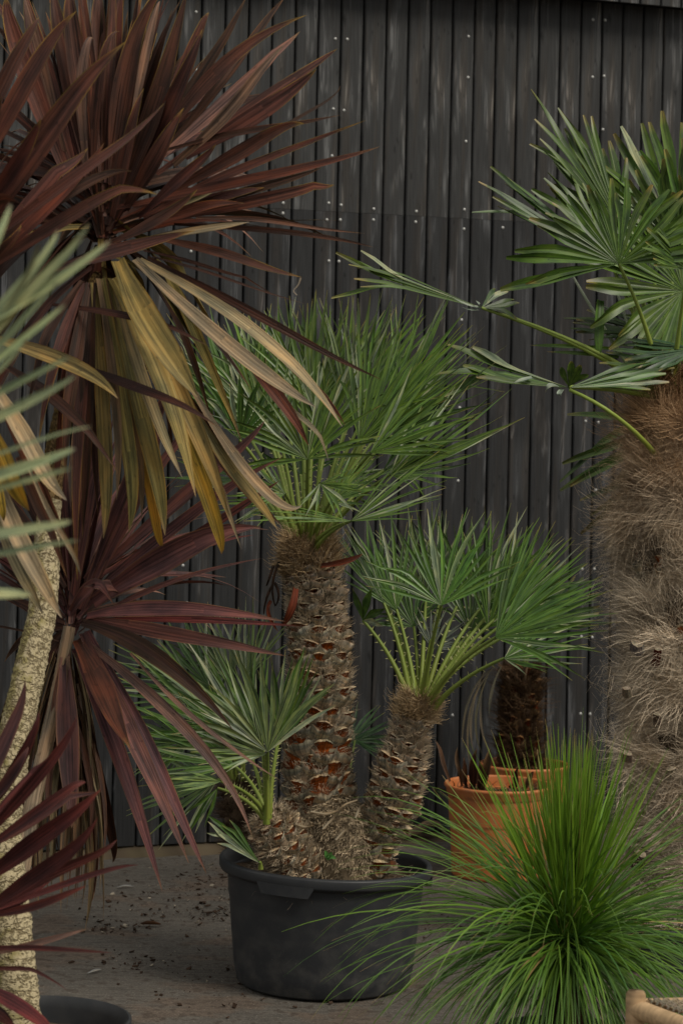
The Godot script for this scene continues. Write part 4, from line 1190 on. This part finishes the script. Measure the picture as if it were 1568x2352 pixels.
# ---------------------------------------------------------------- the grass tree in front at the right
func build_grass_tree() -> void:
	var d := 6.05
	var c := P(1300, 2170, d)
	var at := Vector3(c.x, 0, c.z)
	pot("black_pot", "black pot hidden under the drooping leaves of the spiky green grass tree", at, [[0.0, 0.003], [0.15, 0.0], [0.16, 0.02], [0.175, 0.16], [0.187, 0.165], [0.187, 0.19], [0.176, 0.19], [0.168, 0.14]], M.tub, 0.168, 0.155)
	var o := thing("grass_tree", "spiky bright green grass tree with upright centre leaves and a drooping skirt, lower right", "grass tree")
	var sm := MB.new()
	tube(sm, PackedVector3Array([Vector3(at.x, 0.14, at.z), Vector3(at.x, 0.28, at.z), c + Vector3(0, 0.02, 0)]), [0.06, 0.05, 0.03], 14, Color(0.07, 0.045, 0.03), Color(0.1, 0.06, 0.03))
	part(o, "trunk", sm.mesh(), M.husk)
	var rest := MB.new()
	for k in 1000:
		var sort := k % 10
		var up := sort < 3
		var e := deg_to_rad(90.0 - absf(rng.randfn(0.0, 17.0))) if up else deg_to_rad(rr(0, 58)) if sort < 7 else deg_to_rad(rr(-50, 15))
		var az := rr(0, TAU)
		if not up and k % 3 == 0: az = rr(PI * 0.95, TAU * 1.02)  # the near half shows largest
		var dir := Vector3(cos(az) * cos(e), sin(e), sin(az) * -cos(e))
		var L := rr(0.40, 0.56) if up else rr(0.45, 0.74) if sort < 7 else rr(0.3, 0.5)
		var a := c + Vector3(rr(-0.028, 0.028), rr(-0.03, 0.035), rr(-0.028, 0.028))
		var g := L * (rr(0.0, 0.05) if up else rr(0.3, 0.85) * (0.35 + 0.65 * cos(e)))
		var pts := PackedVector3Array()
		var K := 12
		var pos := a
		var v := dir
		for j in K:
			pts.append(pos)
			v = (v + Vector3.DOWN * g / L * 2.4 / K * (0.5 + 1.2 * j / K)).normalized()
			pos += v * L / (K - 1)
		var w := rr(0.0062, 0.0095) if up else rr(0.0045, 0.0076)
		var wid := PackedFloat32Array()
		for j in K: wid.append(w * (1.0 - 0.93 * pow(j / float(K - 1), 1.8)) * (1.0 if j else 1.2))
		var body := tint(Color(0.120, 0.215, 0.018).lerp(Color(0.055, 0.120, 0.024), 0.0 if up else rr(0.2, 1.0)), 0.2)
		if k % 61 == 7: body = Color(0.36, 0.25, 0.10)
		var tip := Color(0.3, 0.2, 0.08) if rng.randf() < 0.5 else body
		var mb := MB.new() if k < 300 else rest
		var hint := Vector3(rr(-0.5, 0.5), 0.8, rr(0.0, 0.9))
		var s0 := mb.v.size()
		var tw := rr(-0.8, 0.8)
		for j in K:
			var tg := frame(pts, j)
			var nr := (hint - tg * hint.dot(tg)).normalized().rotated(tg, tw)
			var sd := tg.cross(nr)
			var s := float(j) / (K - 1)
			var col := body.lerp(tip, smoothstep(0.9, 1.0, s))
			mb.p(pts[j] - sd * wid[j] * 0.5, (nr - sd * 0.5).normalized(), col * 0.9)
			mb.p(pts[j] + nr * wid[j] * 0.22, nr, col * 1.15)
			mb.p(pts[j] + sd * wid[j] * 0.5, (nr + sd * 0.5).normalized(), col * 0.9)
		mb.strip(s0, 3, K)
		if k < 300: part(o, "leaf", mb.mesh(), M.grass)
	part(o, "leaf_mass", rest.mesh(), M.grass, Transform3D(), "stuff")


# ---------------------------------------------------------------- cordylines and the yucca
func build_cordylines() -> void:
	var d := 5.9
	var foot := Vector3(P(40, 2400, 5.6).x, 0, -5.6)
	pot("black_pot", "black pot at the lower left whose rim peeks in beside the pale ringed trunk", foot + Vector3(0.05, 0, 0), [[0.0, 0.003], [0.17, 0.0], [0.18, 0.02], [0.2, 0.30], [0.213, 0.292], [0.213, 0.316], [0.203, 0.319], [0.196, 0.29], [0.19, 0.24]], M.tub, 0.192, 0.255)
	var o := thing("cordyline", "tall red-brown cordyline with a pale cracked trunk and a skirt of olive leaves", "cordyline")
	bark_trunk(o, [Vector3(foot.x, 0.2, foot.z), P(42, 2330, 5.6), P(22, 2080, 5.62), P(8, 1900, 5.64), P(30, 1720, 5.66), P(68, 1540, 5.7), P(100, 1390, 5.74), P(110, 1220, 5.78), P(116, 1150, 5.80)], [0.055, 0.052, 0.046, 0.042, 0.040, 0.037, 0.033, 0.029, 0.027], M.bark)
	bark_trunk(o, [P(110, 1225, 5.785), P(122, 1080, 5.82), P(152, 930, 5.86), P(186, 760, 5.9), P(216, 650, 5.94), P(226, 605, 5.96)], [0.028, 0.027, 0.025, 0.024, 0.018, 0.012], M.shaded_bark, "shaded_stem")  # upper trunk, with the shade under the head put into its colour
	traced(o, [
		[430, -30, 370, 210, 280, 450, 45, -0.1, 0], [380, -40, 295, 150, 260, 425, 45, 0.0, 0], [345, -10, 310, 150, 265, 430, 40, 0.1, 0], [572, -8, 465, 165, 330, 420, 28, 0.1, 6], [650, -5, 560, 120, 340, 400, 22, 0.2, 6], [700, 38, 525, 140, 350, 350, 32, 0.0, 0],
		[695, 45, 565, 190, 370, 360, 30, 0.1, 1], [650, 97, 555, 225, 400, 380, 34, -0.1, 1], [772, 115, 645, 200, 360, 400, 26, 0.1, 0], [725, 158, 625, 240, 425, 360, 38, 0.0, 0], [784, 200, 700, 262, 480, 400, 12, 0.1, 6], [784, 267, 600, 295, 380, 345, 16, -0.1, 6],
		[695, 280, 590, 330, 380, 450, 34, -0.15, 0], [841, 278, 575, 380, 330, 500, 22, 0.0, 0], [874, 337, 625, 405, 260, 480, 30, -0.1, 9], [775, 395, 650, 447, 400, 500, 28, -0.1, 0], [520, 415, 480, 440, 420, 470, 22, 0.0, 3], [452, 435, 375, 500, 250, 560, 32, -0.25, 0],
		[575, 510, 450, 530, 290, 560, 18, -0.1, 3], [857, 568, 675, 535, 400, 515, 13, -0.05, 6], [838, 540, 650, 510, 450, 500, 11, 0.0, 1], [692, 640, 550, 595, 350, 545, 24, -0.1, 0], [445, 530, 300, 570, 120, 620, 38, -0.3, 0], [465, 70, 410, 210, 320, 420, 40, -0.15, 0],
		[480, 20, 440, 120, 340, 380, 30, 0.05, 0], [368, 0, 345, 85, 300, 300, 22, 0.05, 1], [275, 68, 235, 165, 215, 420, 30, -0.05, 0], [218, 85, 190, 160, 200, 400, 26, -0.05, 1], [230, -10, 225, 80, 235, 400, 40, 0.1, 0], [165, -20, 170, 90, 215, 400, 40, 0.0, 0],
		[120, -30, 150, 120, 210, 420, 44, 0.05, 0], [60, -20, 90, 130, 180, 430, 46, 0.05, 0], [15, -10, 50, 130, 170, 440, 46, 0.0, 0], [285, -40, 260, 120, 250, 420, 44, 0.1, 0], [55, -10, 85, 90, 150, 350, 24, -0.05, 1], [250, 30, 240, 150, 235, 420, 30, 0.1, 6],
		[560, 465, 450, 480, 330, 520, 26, -0.1, 9], [610, 430, 500, 455, 330, 500, 28, 0.05, 0], [740, 385, 600, 430, 350, 500, 20, 0.1, 6], [500, 330, 430, 400, 320, 500, 30, -0.2, 0], [420, 250, 370, 340, 290, 480, 36, -0.1, 0], [330, 200, 300, 320, 260, 500, 38, -0.1, 0],
	], d)
	# old leaves that hang down in olive and tan
	traced(o, [
		[458, 915, 352, 760, 272, 600, 74, -0.25, 2], [452, 1140, 358, 850, 258, 640, 60, -0.2, 2], [530, 1190, 425, 930, 300, 640, 48, -0.15, 2], [300, 1222, 292, 1000, 235, 640, 42, -0.1, 2], [240, 1238, 238, 1000, 215, 650, 40, -0.05, 2], [380, 1226, 338, 1000, 245, 650, 46, -0.1, 2],
		[150, 1100, 165, 880, 205, 650, 36, -0.12, 6], [120, 1190, 150, 900, 200, 660, 32, -0.1, 9], [192, 1240, 200, 950, 215, 650, 36, -0.06, 6], [90, 1010, 130, 820, 195, 650, 28, -0.14, 0], [176, 1330, 182, 1000, 208, 660, 30, -0.08, 0], [60, 900, 110, 770, 190, 645, 30, -0.12, 6], [225, 1180, 220, 950, 220, 650, 30, 0.05, 6],
		[510, 1275, 455, 1080, 275, 650, 42, -0.1, 7], [372, 1258, 345, 1100, 270, 650, 34, 0.0, 7], [725, 934, 545, 810, 310, 596, 44, -0.2, 3], [786, 980, 600, 775, 320, 598, 40, -0.1, 3], [878, 876, 640, 750, 340, 592, 22, -0.05, 6], [712, 1027, 640, 915, 540, 790, 34, -0.1, 9],
		[794, 976, 715, 885, 600, 780, 22, -0.05, 9], [760, 1040, 690, 960, 600, 880, 14, -0.1, 3], [480, 780, 330, 735, 120, 700, 20, -0.2, 6], [695, 1165, 590, 1110, 440, 890, 30, -0.1, 3], [640, 1212, 550, 1105, 420, 900, 34, -0.05, 2], [645, 1205, 520, 1060, 380, 830, 40, 0.05, 6],
		[505, 980, 350, 905, 150, 830, 26, -0.3, 6], [275, 1072, 150, 940, 10, 840, 30, -0.2, 6], [275, 915, 150, 832, -30, 775, 40, -0.3, 2], [640, 655, 470, 610, 330, 575, 10, 0.1, 6], [700, 700, 520, 640, 350, 590, 12, 0.05, 6],
		[420, 1100, 330, 880, 262, 640, 34, -0.12, 3], [330, 1190, 300, 950, 240, 640, 30, -0.04, 5], [560, 1230, 440, 980, 300, 660, 26, -0.05, 3], [270, 1150, 262, 900, 225, 640, 26, -0.12, 5],
	], d, 0.86)
	rosette(o, P(238, 520, d), 150, 0.45, 0.68, 0.038, [0, 0, 6, 6, 9, 1], 12, 86, 20, 168, 0.3)
	rosette(o, P(232, 560, d), 26, 0.3, 0.55, 0.04, [6, 6, 0, 2], -70, 0, 30, 180, 0.6)
	var curl := MB.new()  # the withered tip that curls under a leaf
	tube(curl, spline([P(690, 638, 5.8), P(684, 655, 5.8), P(674, 668, 5.8), P(682, 678, 5.8)], 4), [0.0025, 0.0016, 0.0009], 5, Color(0.45, 0.37, 0.27), Color(0.5, 0.42, 0.33))
	part(o, "withered_tip", curl.mesh(), M.husk)

	# the neighbour whose head stands just outside the picture
	var e := 5.3
	var n := thing("cordyline", "red-brown cordyline leaning in from the left edge, nearest the camera of the tall ones", "cordyline")
	var nf := P(-130, 2000, e)
	bark_trunk(n, [Vector3(nf.x, 0, nf.z), Vector3(nf.x, 0.8, nf.z), P(-125, 1000, e), P(-115, 680, e)], [0.05, 0.045, 0.035, 0.026], M.bark)
	traced(n, [
		[285, 95, 130, 280, -60, 560, 52, -0.1, 0], [175, 25, 75, 165, -60, 420, 42, 0.0, 0], [92, 38, 40, 135, -50, 330, 45, -0.1, 0], [380, 240, 210, 380, -60, 580, 38, -0.1, 0], [365, 415, 200, 475, -60, 640, 30, -0.1, 0], [92, 275, 50, 360, -60, 520, 35, -0.2, 0],
		[50, 520, 10, 570, -60, 650, 25, -0.1, 0], [215, 262, 110, 420, -60, 620, 34, 0.1, 0], [150, 1152, 75, 1034, -30, 860, 40, -0.1, 3], [65, 1172, 20, 1080, -30, 960, 46, -0.05, 7], [146, 1420, 52, 1259, -20, 1060, 44, -0.1, 3], [102, 1408, 40, 1300, -20, 1130, 26, -0.05, 3],
		[190, 1322, 140, 1224, 60, 1060, 14, 0.05, 3], [180, 1290, 100, 1130, -10, 900, 26, 0.1, 9], [160, 1300, 100, 1190, 40, 1050, 24, 0.1, 6], [300, 395, 180, 430, -60, 600, 26, 0.1, 6], [10, 1200, -5, 1120, -40, 1000, 26, -0.1, 7], [240, 330, 130, 460, -60, 640, 34, 0.05, 9],
	], e)
	rosette(n, P(-112, 640, e), 40, 0.4, 0.6, 0.042, [0, 6, 9], 15, 85, 60, 300, 0.3)

	# the lower, purple head
	var h := 6.3
	var m := thing("cordyline", "shorter purple cordyline head behind the pale trunk with a skirt of dry brown leaves", "cordyline")
	bark_trunk(m, [Vector3(foot.x + 0.05, 0.2, foot.z - 0.05), P(50, 2250, 5.8), P(45, 2050, 5.95), P(75, 1850, 6.1), P(120, 1650, 6.25), P(160, 1440, h)], [0.03, 0.027, 0.024, 0.021, 0.018, 0.016], M.dark_husk)
	traced(m, [
		[400, 866, 320, 1064, 185, 1400, 50, -0.1, 8], [365, 989, 325, 1109, 200, 1370, 38, -0.15, 8], [610, 969, 475, 1094, 200, 1335, 38, -0.1, 8], [647, 1049, 450, 1174, 205, 1370, 32, -0.1, 8], [640, 1104, 500, 1199, 220, 1370, 26, -0.05, 4], [596, 1208, 425, 1258, 215, 1385, 70, -0.1, 8],
		[490, 954, 400, 1024, 195, 1330, 26, 0.05, 8], [240, 1044, 205, 1140, 170, 1370, 40, -0.1, 8], [600, 1284, 400, 1334, 200, 1430, 16, 0.0, 8], [655, 1427, 400, 1399, 200, 1416, 46, -0.15, 8], [690, 1440, 480, 1424, 210, 1424, 20, -0.05, 4], [660, 1506, 425, 1464, 200, 1420, 42, -0.1, 8],
		[537, 1680, 375, 1519, 190, 1430, 46, -0.2, 6], [582, 1922, 440, 1690, 185, 1466, 32, -0.3, 1], [650, 1795, 470, 1670, 300, 1500, 14, -0.2, 1], [297, 1718, 250, 1610, 178, 1470, 62, -0.35, 9], [435, 1982, 320, 1733, 190, 1455, 48, -0.3, 8], [472, 2006, 365, 1768, 200, 1450, 40, -0.25, 8],
		[372, 2048, 285, 1768, 172, 1490, 46, -0.2, 8], [166, 1900, 160, 1743, 148, 1480, 60, -0.2, 8], [210, 2053, 212, 1930, 190, 1700, 36, 0.05, 9], [262, 1982, 250, 1880, 200, 1640, 36, 0.1, 6], [240, 1935, 215, 1770, 175, 1500, 44, 0.1, 6], [225, 860, 205, 1080, 168, 1390, 44, 0.0, 8],
		[165, 850, 185, 1080, 165, 1390, 40, 0.1, 8], [190, 1350, 250, 1345, 262, 1365, 36, -0.2, 8], [262, 1372, 215, 1345, 165, 1405, 36, -0.25, 8], [10, 1520, 70, 1460, 150, 1440, 30, 0.1, 6], [-20, 1350, 60, 1390, 150, 1430, 26, 0.1, 6], [-20, 1700, 50, 1560, 145, 1450, 34, 0.1, 6],
		[-10, 1280, 60, 1340, 150, 1420, 26, 0.1, 6], [90, 1900, 105, 1700, 140, 1480, 40, 0.0, 6], [60, 1620, 100, 1540, 148, 1460, 26, 0.0, 6],
	], h, 0.8)
	rosette(m, P(162, 1430, h), 80, 0.35, 0.62, 0.027, [8, 4, 8, 6, 1], 10, 86, 15, 190, 0.3)
	for k in 100:  # dry leaves that hang close to the stem
		var an := rr(0, TAU)
		var a := P(152, 1520 + rr(-30, 220), h) + Vector3(cos(an), 0, sin(an)) * 0.03
		var b := a + Vector3(cos(an) * rr(0.02, 0.09) - 0.005, -rr(0.3, 0.6), sin(an) * rr(0.02, 0.08))
		b.y = maxf(b.y, P(150, 2135, h).y + rr(0, 0.2))
		strap(m, a, (a + b) * 0.5 + Vector3(cos(an), 0, sin(an)) * 0.025, b, rr(0.010, 0.022), [5, 3, 5, 1][k % 4], Vector3(cos(an), 0.1, sin(an)) + rv(0.4), 0.9, 9, 0.7)

	# the narrow red one at the lower left
	var g := 5.1
	var s := thing("cordyline", "small narrow-leaved dark red cordyline at the lower left edge, in front of the pale trunk", "cordyline")
	var sf := P(-110, 2050, g)
	bark_trunk(s, [Vector3(sf.x, 0, sf.z), Vector3(sf.x, 0.5, sf.z), P(-108, 2060, g)], [0.03, 0.028, 0.02], M.bark)
	traced(s, [
		[180, 1643, 100, 1768, -60, 1950, 26, -0.1, 4], [200, 1788, 125, 1838, -60, 1970, 24, -0.05, 4], [235, 1813, 115, 1908, -60, 2040, 40, -0.15, 4], [227, 1880, 120, 1985, -60, 2110, 36, -0.2, 4], [272, 1933, 165, 1985, -60, 2110, 22, -0.1, 4], [245, 1763, 100, 1868, -60, 1960, 24, 0.0, 8],
		[315, 1988, 200, 2013, -60, 2110, 14, 0.05, 4], [200, 2030, 110, 2072, -60, 2110, 18, -0.1, 4], [200, 2133, 110, 2160, -60, 2200, 14, -0.1, 1], [262, 2190, 100, 2178, -60, 2180, 12, -0.1, 4], [140, 2400, 60, 2322, -60, 2260, 32, -0.2, 4], [65, 1713, 30, 1778, -60, 1880, 24, -0.1, 8],
		[62, 1560, 25, 1680, -50, 1850, 34, 0.0, 8], [90, 1630, 50, 1740, -60, 1900, 26, -0.1, 4], [120, 1700, 60, 1800, -60, 1930, 30, 0.0, 4], [110, 1990, 50, 2040, -60, 2120, 22, 0.05, 4], [175, 1968, 80, 2040, -60, 2130, 26, 0.05, 4], [160, 2250, 60, 2225, -60, 2230, 10, 0.0, 4],
		[40, 2352, 0, 2330, -60, 2290, 30, -0.1, 4],
	], g)

	# the pale yucca that leans in, close to the lens
	var y := 3.15
	var w := thing("yucca", "pale green narrow-leaved yucca leaning in at the left edge, closest to the camera and blurred", "yucca")
	var wf := P(-330, 1100, y)
	bark_trunk(w, [Vector3(wf.x, 0, wf.z), Vector3(wf.x, 0.8, wf.z), P(-330, 1080, y)], [0.04, 0.035, 0.03], M.bark)
	var pg := Color(0.43, 0.49, 0.25)
	for r in [[252, 555, 100, 665, -100, 780, 22], [205, 515, 90, 650, -100, 800, 20], [135, 530, 60, 640, -100, 810, 18], [195, 540, 60, 680, -100, 860, 20], [25, 470, -20, 580, -100, 720, 20], [175, 862, 75, 920, -100, 1000, 20], [160, 820, 60, 870, -100, 950, 12], [172, 1030, 75, 1068, -100, 1120, 22], [165, 1075, 75, 1100, -100, 1150, 12],
			[165, 1198, 75, 1215, -100, 1240, 20], [180, 1242, 75, 1258, -100, 1290, 12], [75, 1366, 0, 1364, -100, 1370, 20], [130, 650, 30, 760, -100, 900, 14], [210, 980, 90, 1010, -100, 1080, 7], [60, 780, 0, 850, -100, 940, 14], [150, 700, 40, 790, -100, 900, 14], [90, 560, 30, 690, -100, 860, 14]]:
		var lm := MB.new()
		var ww := PackedFloat32Array()
		for j in 12: ww.append(1.35 * r[6] / F * y * (1.0 - 0.75 * pow(j / 11.0, 2.5)))
		ribbon(lm, bez(P(r[4], r[5], y), P(r[2], r[3], y - 0.03), P(r[0], r[1], y - rr(-0.05, 0.1)), 12), ww, Vector3(rr(-0.3, 0.3), 0.5, 1), rr(-0.3, 0.3), rr(-0.3, 0.3), 0.25, tint(pg, 0.15), pg * 1.25, Color(0.26, 0.2, 0.13), 0.0, 0.9)
		part(w, "leaf", lm.mesh(), M.leaf)
	for k in 30:
		var dir := Vector3(rr(-1, 0.15), rr(-0.3, 1), rr(-0.8, 0.8)).normalized()
		var a := P(-330, 1080, y)
		var lm := MB.new()
		var ww := PackedFloat32Array()
		for j in 8: ww.append(0.011 * (1.0 - 0.75 * pow(j / 7.0, 2.5)))
		ribbon(lm, bez(a, a + dir * 0.15, a + dir * 0.28 + Vector3(0, -0.02, 0), 8), ww, Vector3.UP, 0, 0.2, 0.25, tint(pg, 0.15), pg * 1.2, Color(0.26, 0.2, 0.13))
		part(w, "leaf", lm.mesh(), M.leaf)


# ---------------------------------------------------------------- the corner of a timber seat
func build_seat() -> void:
	var d := 5.45
	var o := thing("timber_seat", "corner of a pale timber seat with woven cord, at the lower right edge", "seat")
	var top := P(1459, 2288, d)
	var e1 := Vector3(0.46, 0.0, -0.02)
	var e2 := Vector3(0.235, -0.004, 0.375)
	for q in [Vector3.ZERO, e1, e2, e1 + e2]:
		var pm := MB.new()
		var a: Vector3 = Vector3(top.x, 0, top.z) + Vector3(q.x, 0, q.z)
		tube(pm, PackedVector3Array([a, a + Vector3(0, 0.1, 0), a + Vector3(0, top.y - 0.012, 0), a + Vector3(0, top.y + 0.004, 0), a + Vector3(0, top.y + 0.012, 0), a + Vector3(0, top.y + 0.013, 0)]), [0.019, 0.021, 0.0225, 0.0225, 0.018, 0.001], 18, Color(0.8, 0.76, 0.7), Color(0.85, 0.8, 0.75))
		part(o, "leg", pm.mesh(), M.timber)
	var dn := Vector3(0, -0.022, 0)
	var rails := [[dn * 1.3, dn * 1.3 + e2], [dn, dn + e1], [dn + e2, dn + e1 + e2], [dn + e1, dn + e1 + e2]]
	for k in 4:
		var rm := MB.new()
		var a: Vector3 = top + rails[k][0]
		var b: Vector3 = top + rails[k][1]
		tube(rm, bez(a, (a + b) * 0.5 + Vector3(0, 0.004 if k else 0.0, 0), b, 9), [0.022, 0.021, 0.022] if k == 0 else [0.016, 0.018, 0.016], 16, Color(0.82, 0.78, 0.72), Color(0.82, 0.78, 0.72))
		part(o, "rail", rm.mesh(), M.timber)
	for k in 44:
		var t := (k + 0.5) / 44.0
		var cm := MB.new()
		var a := top + Vector3(0.02, -0.006, 0.0) + e2 * (0.02 + 0.95 * t)
		var b := a + e1 * 0.93
		var pts := PackedVector3Array()
		var side := 1.0 if k % 2 else -1.0
		for j in 41: pts.append(a.lerp(b, j / 40.0) + Vector3(0, 0.0045 * side * (1.0 if j % 2 else -1.0), 0))
		tube(cm, pts, [0.0036, 0.0036], 6, tint(Color(0.36, 0.3, 0.21), 0.15), Color(0.34, 0.28, 0.2))
		part(o, "cord", cm.mesh(), M.husk)
	for k in 20:
		var t := (k + 0.5) / 20.0
		var cm := MB.new()
		var a := top + Vector3(0.02, -0.006, 0.0) + e1 * (0.02 + 0.93 * t)
		var b := a + e2 * 0.96
		tube(cm, PackedVector3Array([a, a.lerp(b, 0.5), b]), [0.003, 0.003], 6, Color(0.26, 0.21, 0.15), Color(0.26, 0.21, 0.15))
		part(o, "cord", cm.mesh(), M.husk)


func _ready() -> void:
	rng.seed = 20240611
	var cam := Camera3D.new()
	cam.name = "camera"
	add_child(cam)
	cam.position = EYE
	cam.rotation.z = deg_to_rad(ROLL)
	var near := 0.1
	cam.set_frustum(near * 2352.0 / F, Vector2(0, -near * (1176.0 - 921.5) / F), near, 600.0)
	cam.current = true
	var env := Environment.new()
	env.background_mode = Environment.BG_SKY
	env.tonemap_mode = Environment.TONE_MAPPER_LINEAR
	env.tonemap_exposure = 1.12
	env.sdfgi_enabled = true
	env.ssao_enabled = true
	env.ssil_enabled = true
	var sky := Sky.new()
	var sm := ProceduralSkyMaterial.new()
	sm.sky_top_color = Color(0.84, 0.84, 0.83)
	sm.sky_horizon_color = Color(0.64, 0.64, 0.63)
	sm.sky_curve = 0.25
	sm.ground_bottom_color = Color(0.2, 0.19, 0.18)
	sm.ground_horizon_color = Color(0.45, 0.45, 0.45)
	sm.sky_energy_multiplier = 1.0
	sky.sky_material = sm
	env.sky = sky
	var we := WorldEnvironment.new()
	we.name = "environment"
	we.environment = env
	var ca := CameraAttributesPhysical.new()
	ca.exposure_aperture = 5.6
	ca.frustum_focus_distance = 6.9
	ca.frustum_focal_length = 85.0
	we.camera_attributes = ca
	add_child(we)
	var sun := DirectionalLight3D.new()
	sun.name = "sun"
	sun.light_energy = 0.62
	sun.light_angular_distance = 20.0
	sun.light_color = Color(1.0, 0.97, 0.92)
	sun.shadow_enabled = true
	add_child(sun)
	sun.look_at_from_position(Vector3(3.3, 4.4, 2.6), Vector3.ZERO)

	make_materials()
	M.dark_husk = M.husk.duplicate()
	M.dark_husk.albedo_color = Color(0.36, 0.26, 0.17).linear_to_srgb()
	build_ground()
	build_wall()
	build_terracotta()
	build_windmill_palm()
	build_fan_palm()
	build_cordylines()
	build_grass_tree()
	build_seat()
	for c in get_children():
		for g in [["cordyline", "red and purple cordylines at the left"], ["black_pot", "round black plant pots"], ["terracotta_pot", "orange pots by the wall"], ["leaf_scrap", "pale scraps of leaf on the concrete"]]:
			if c.name.begins_with(g[0]): c.set_meta("group", g[1])
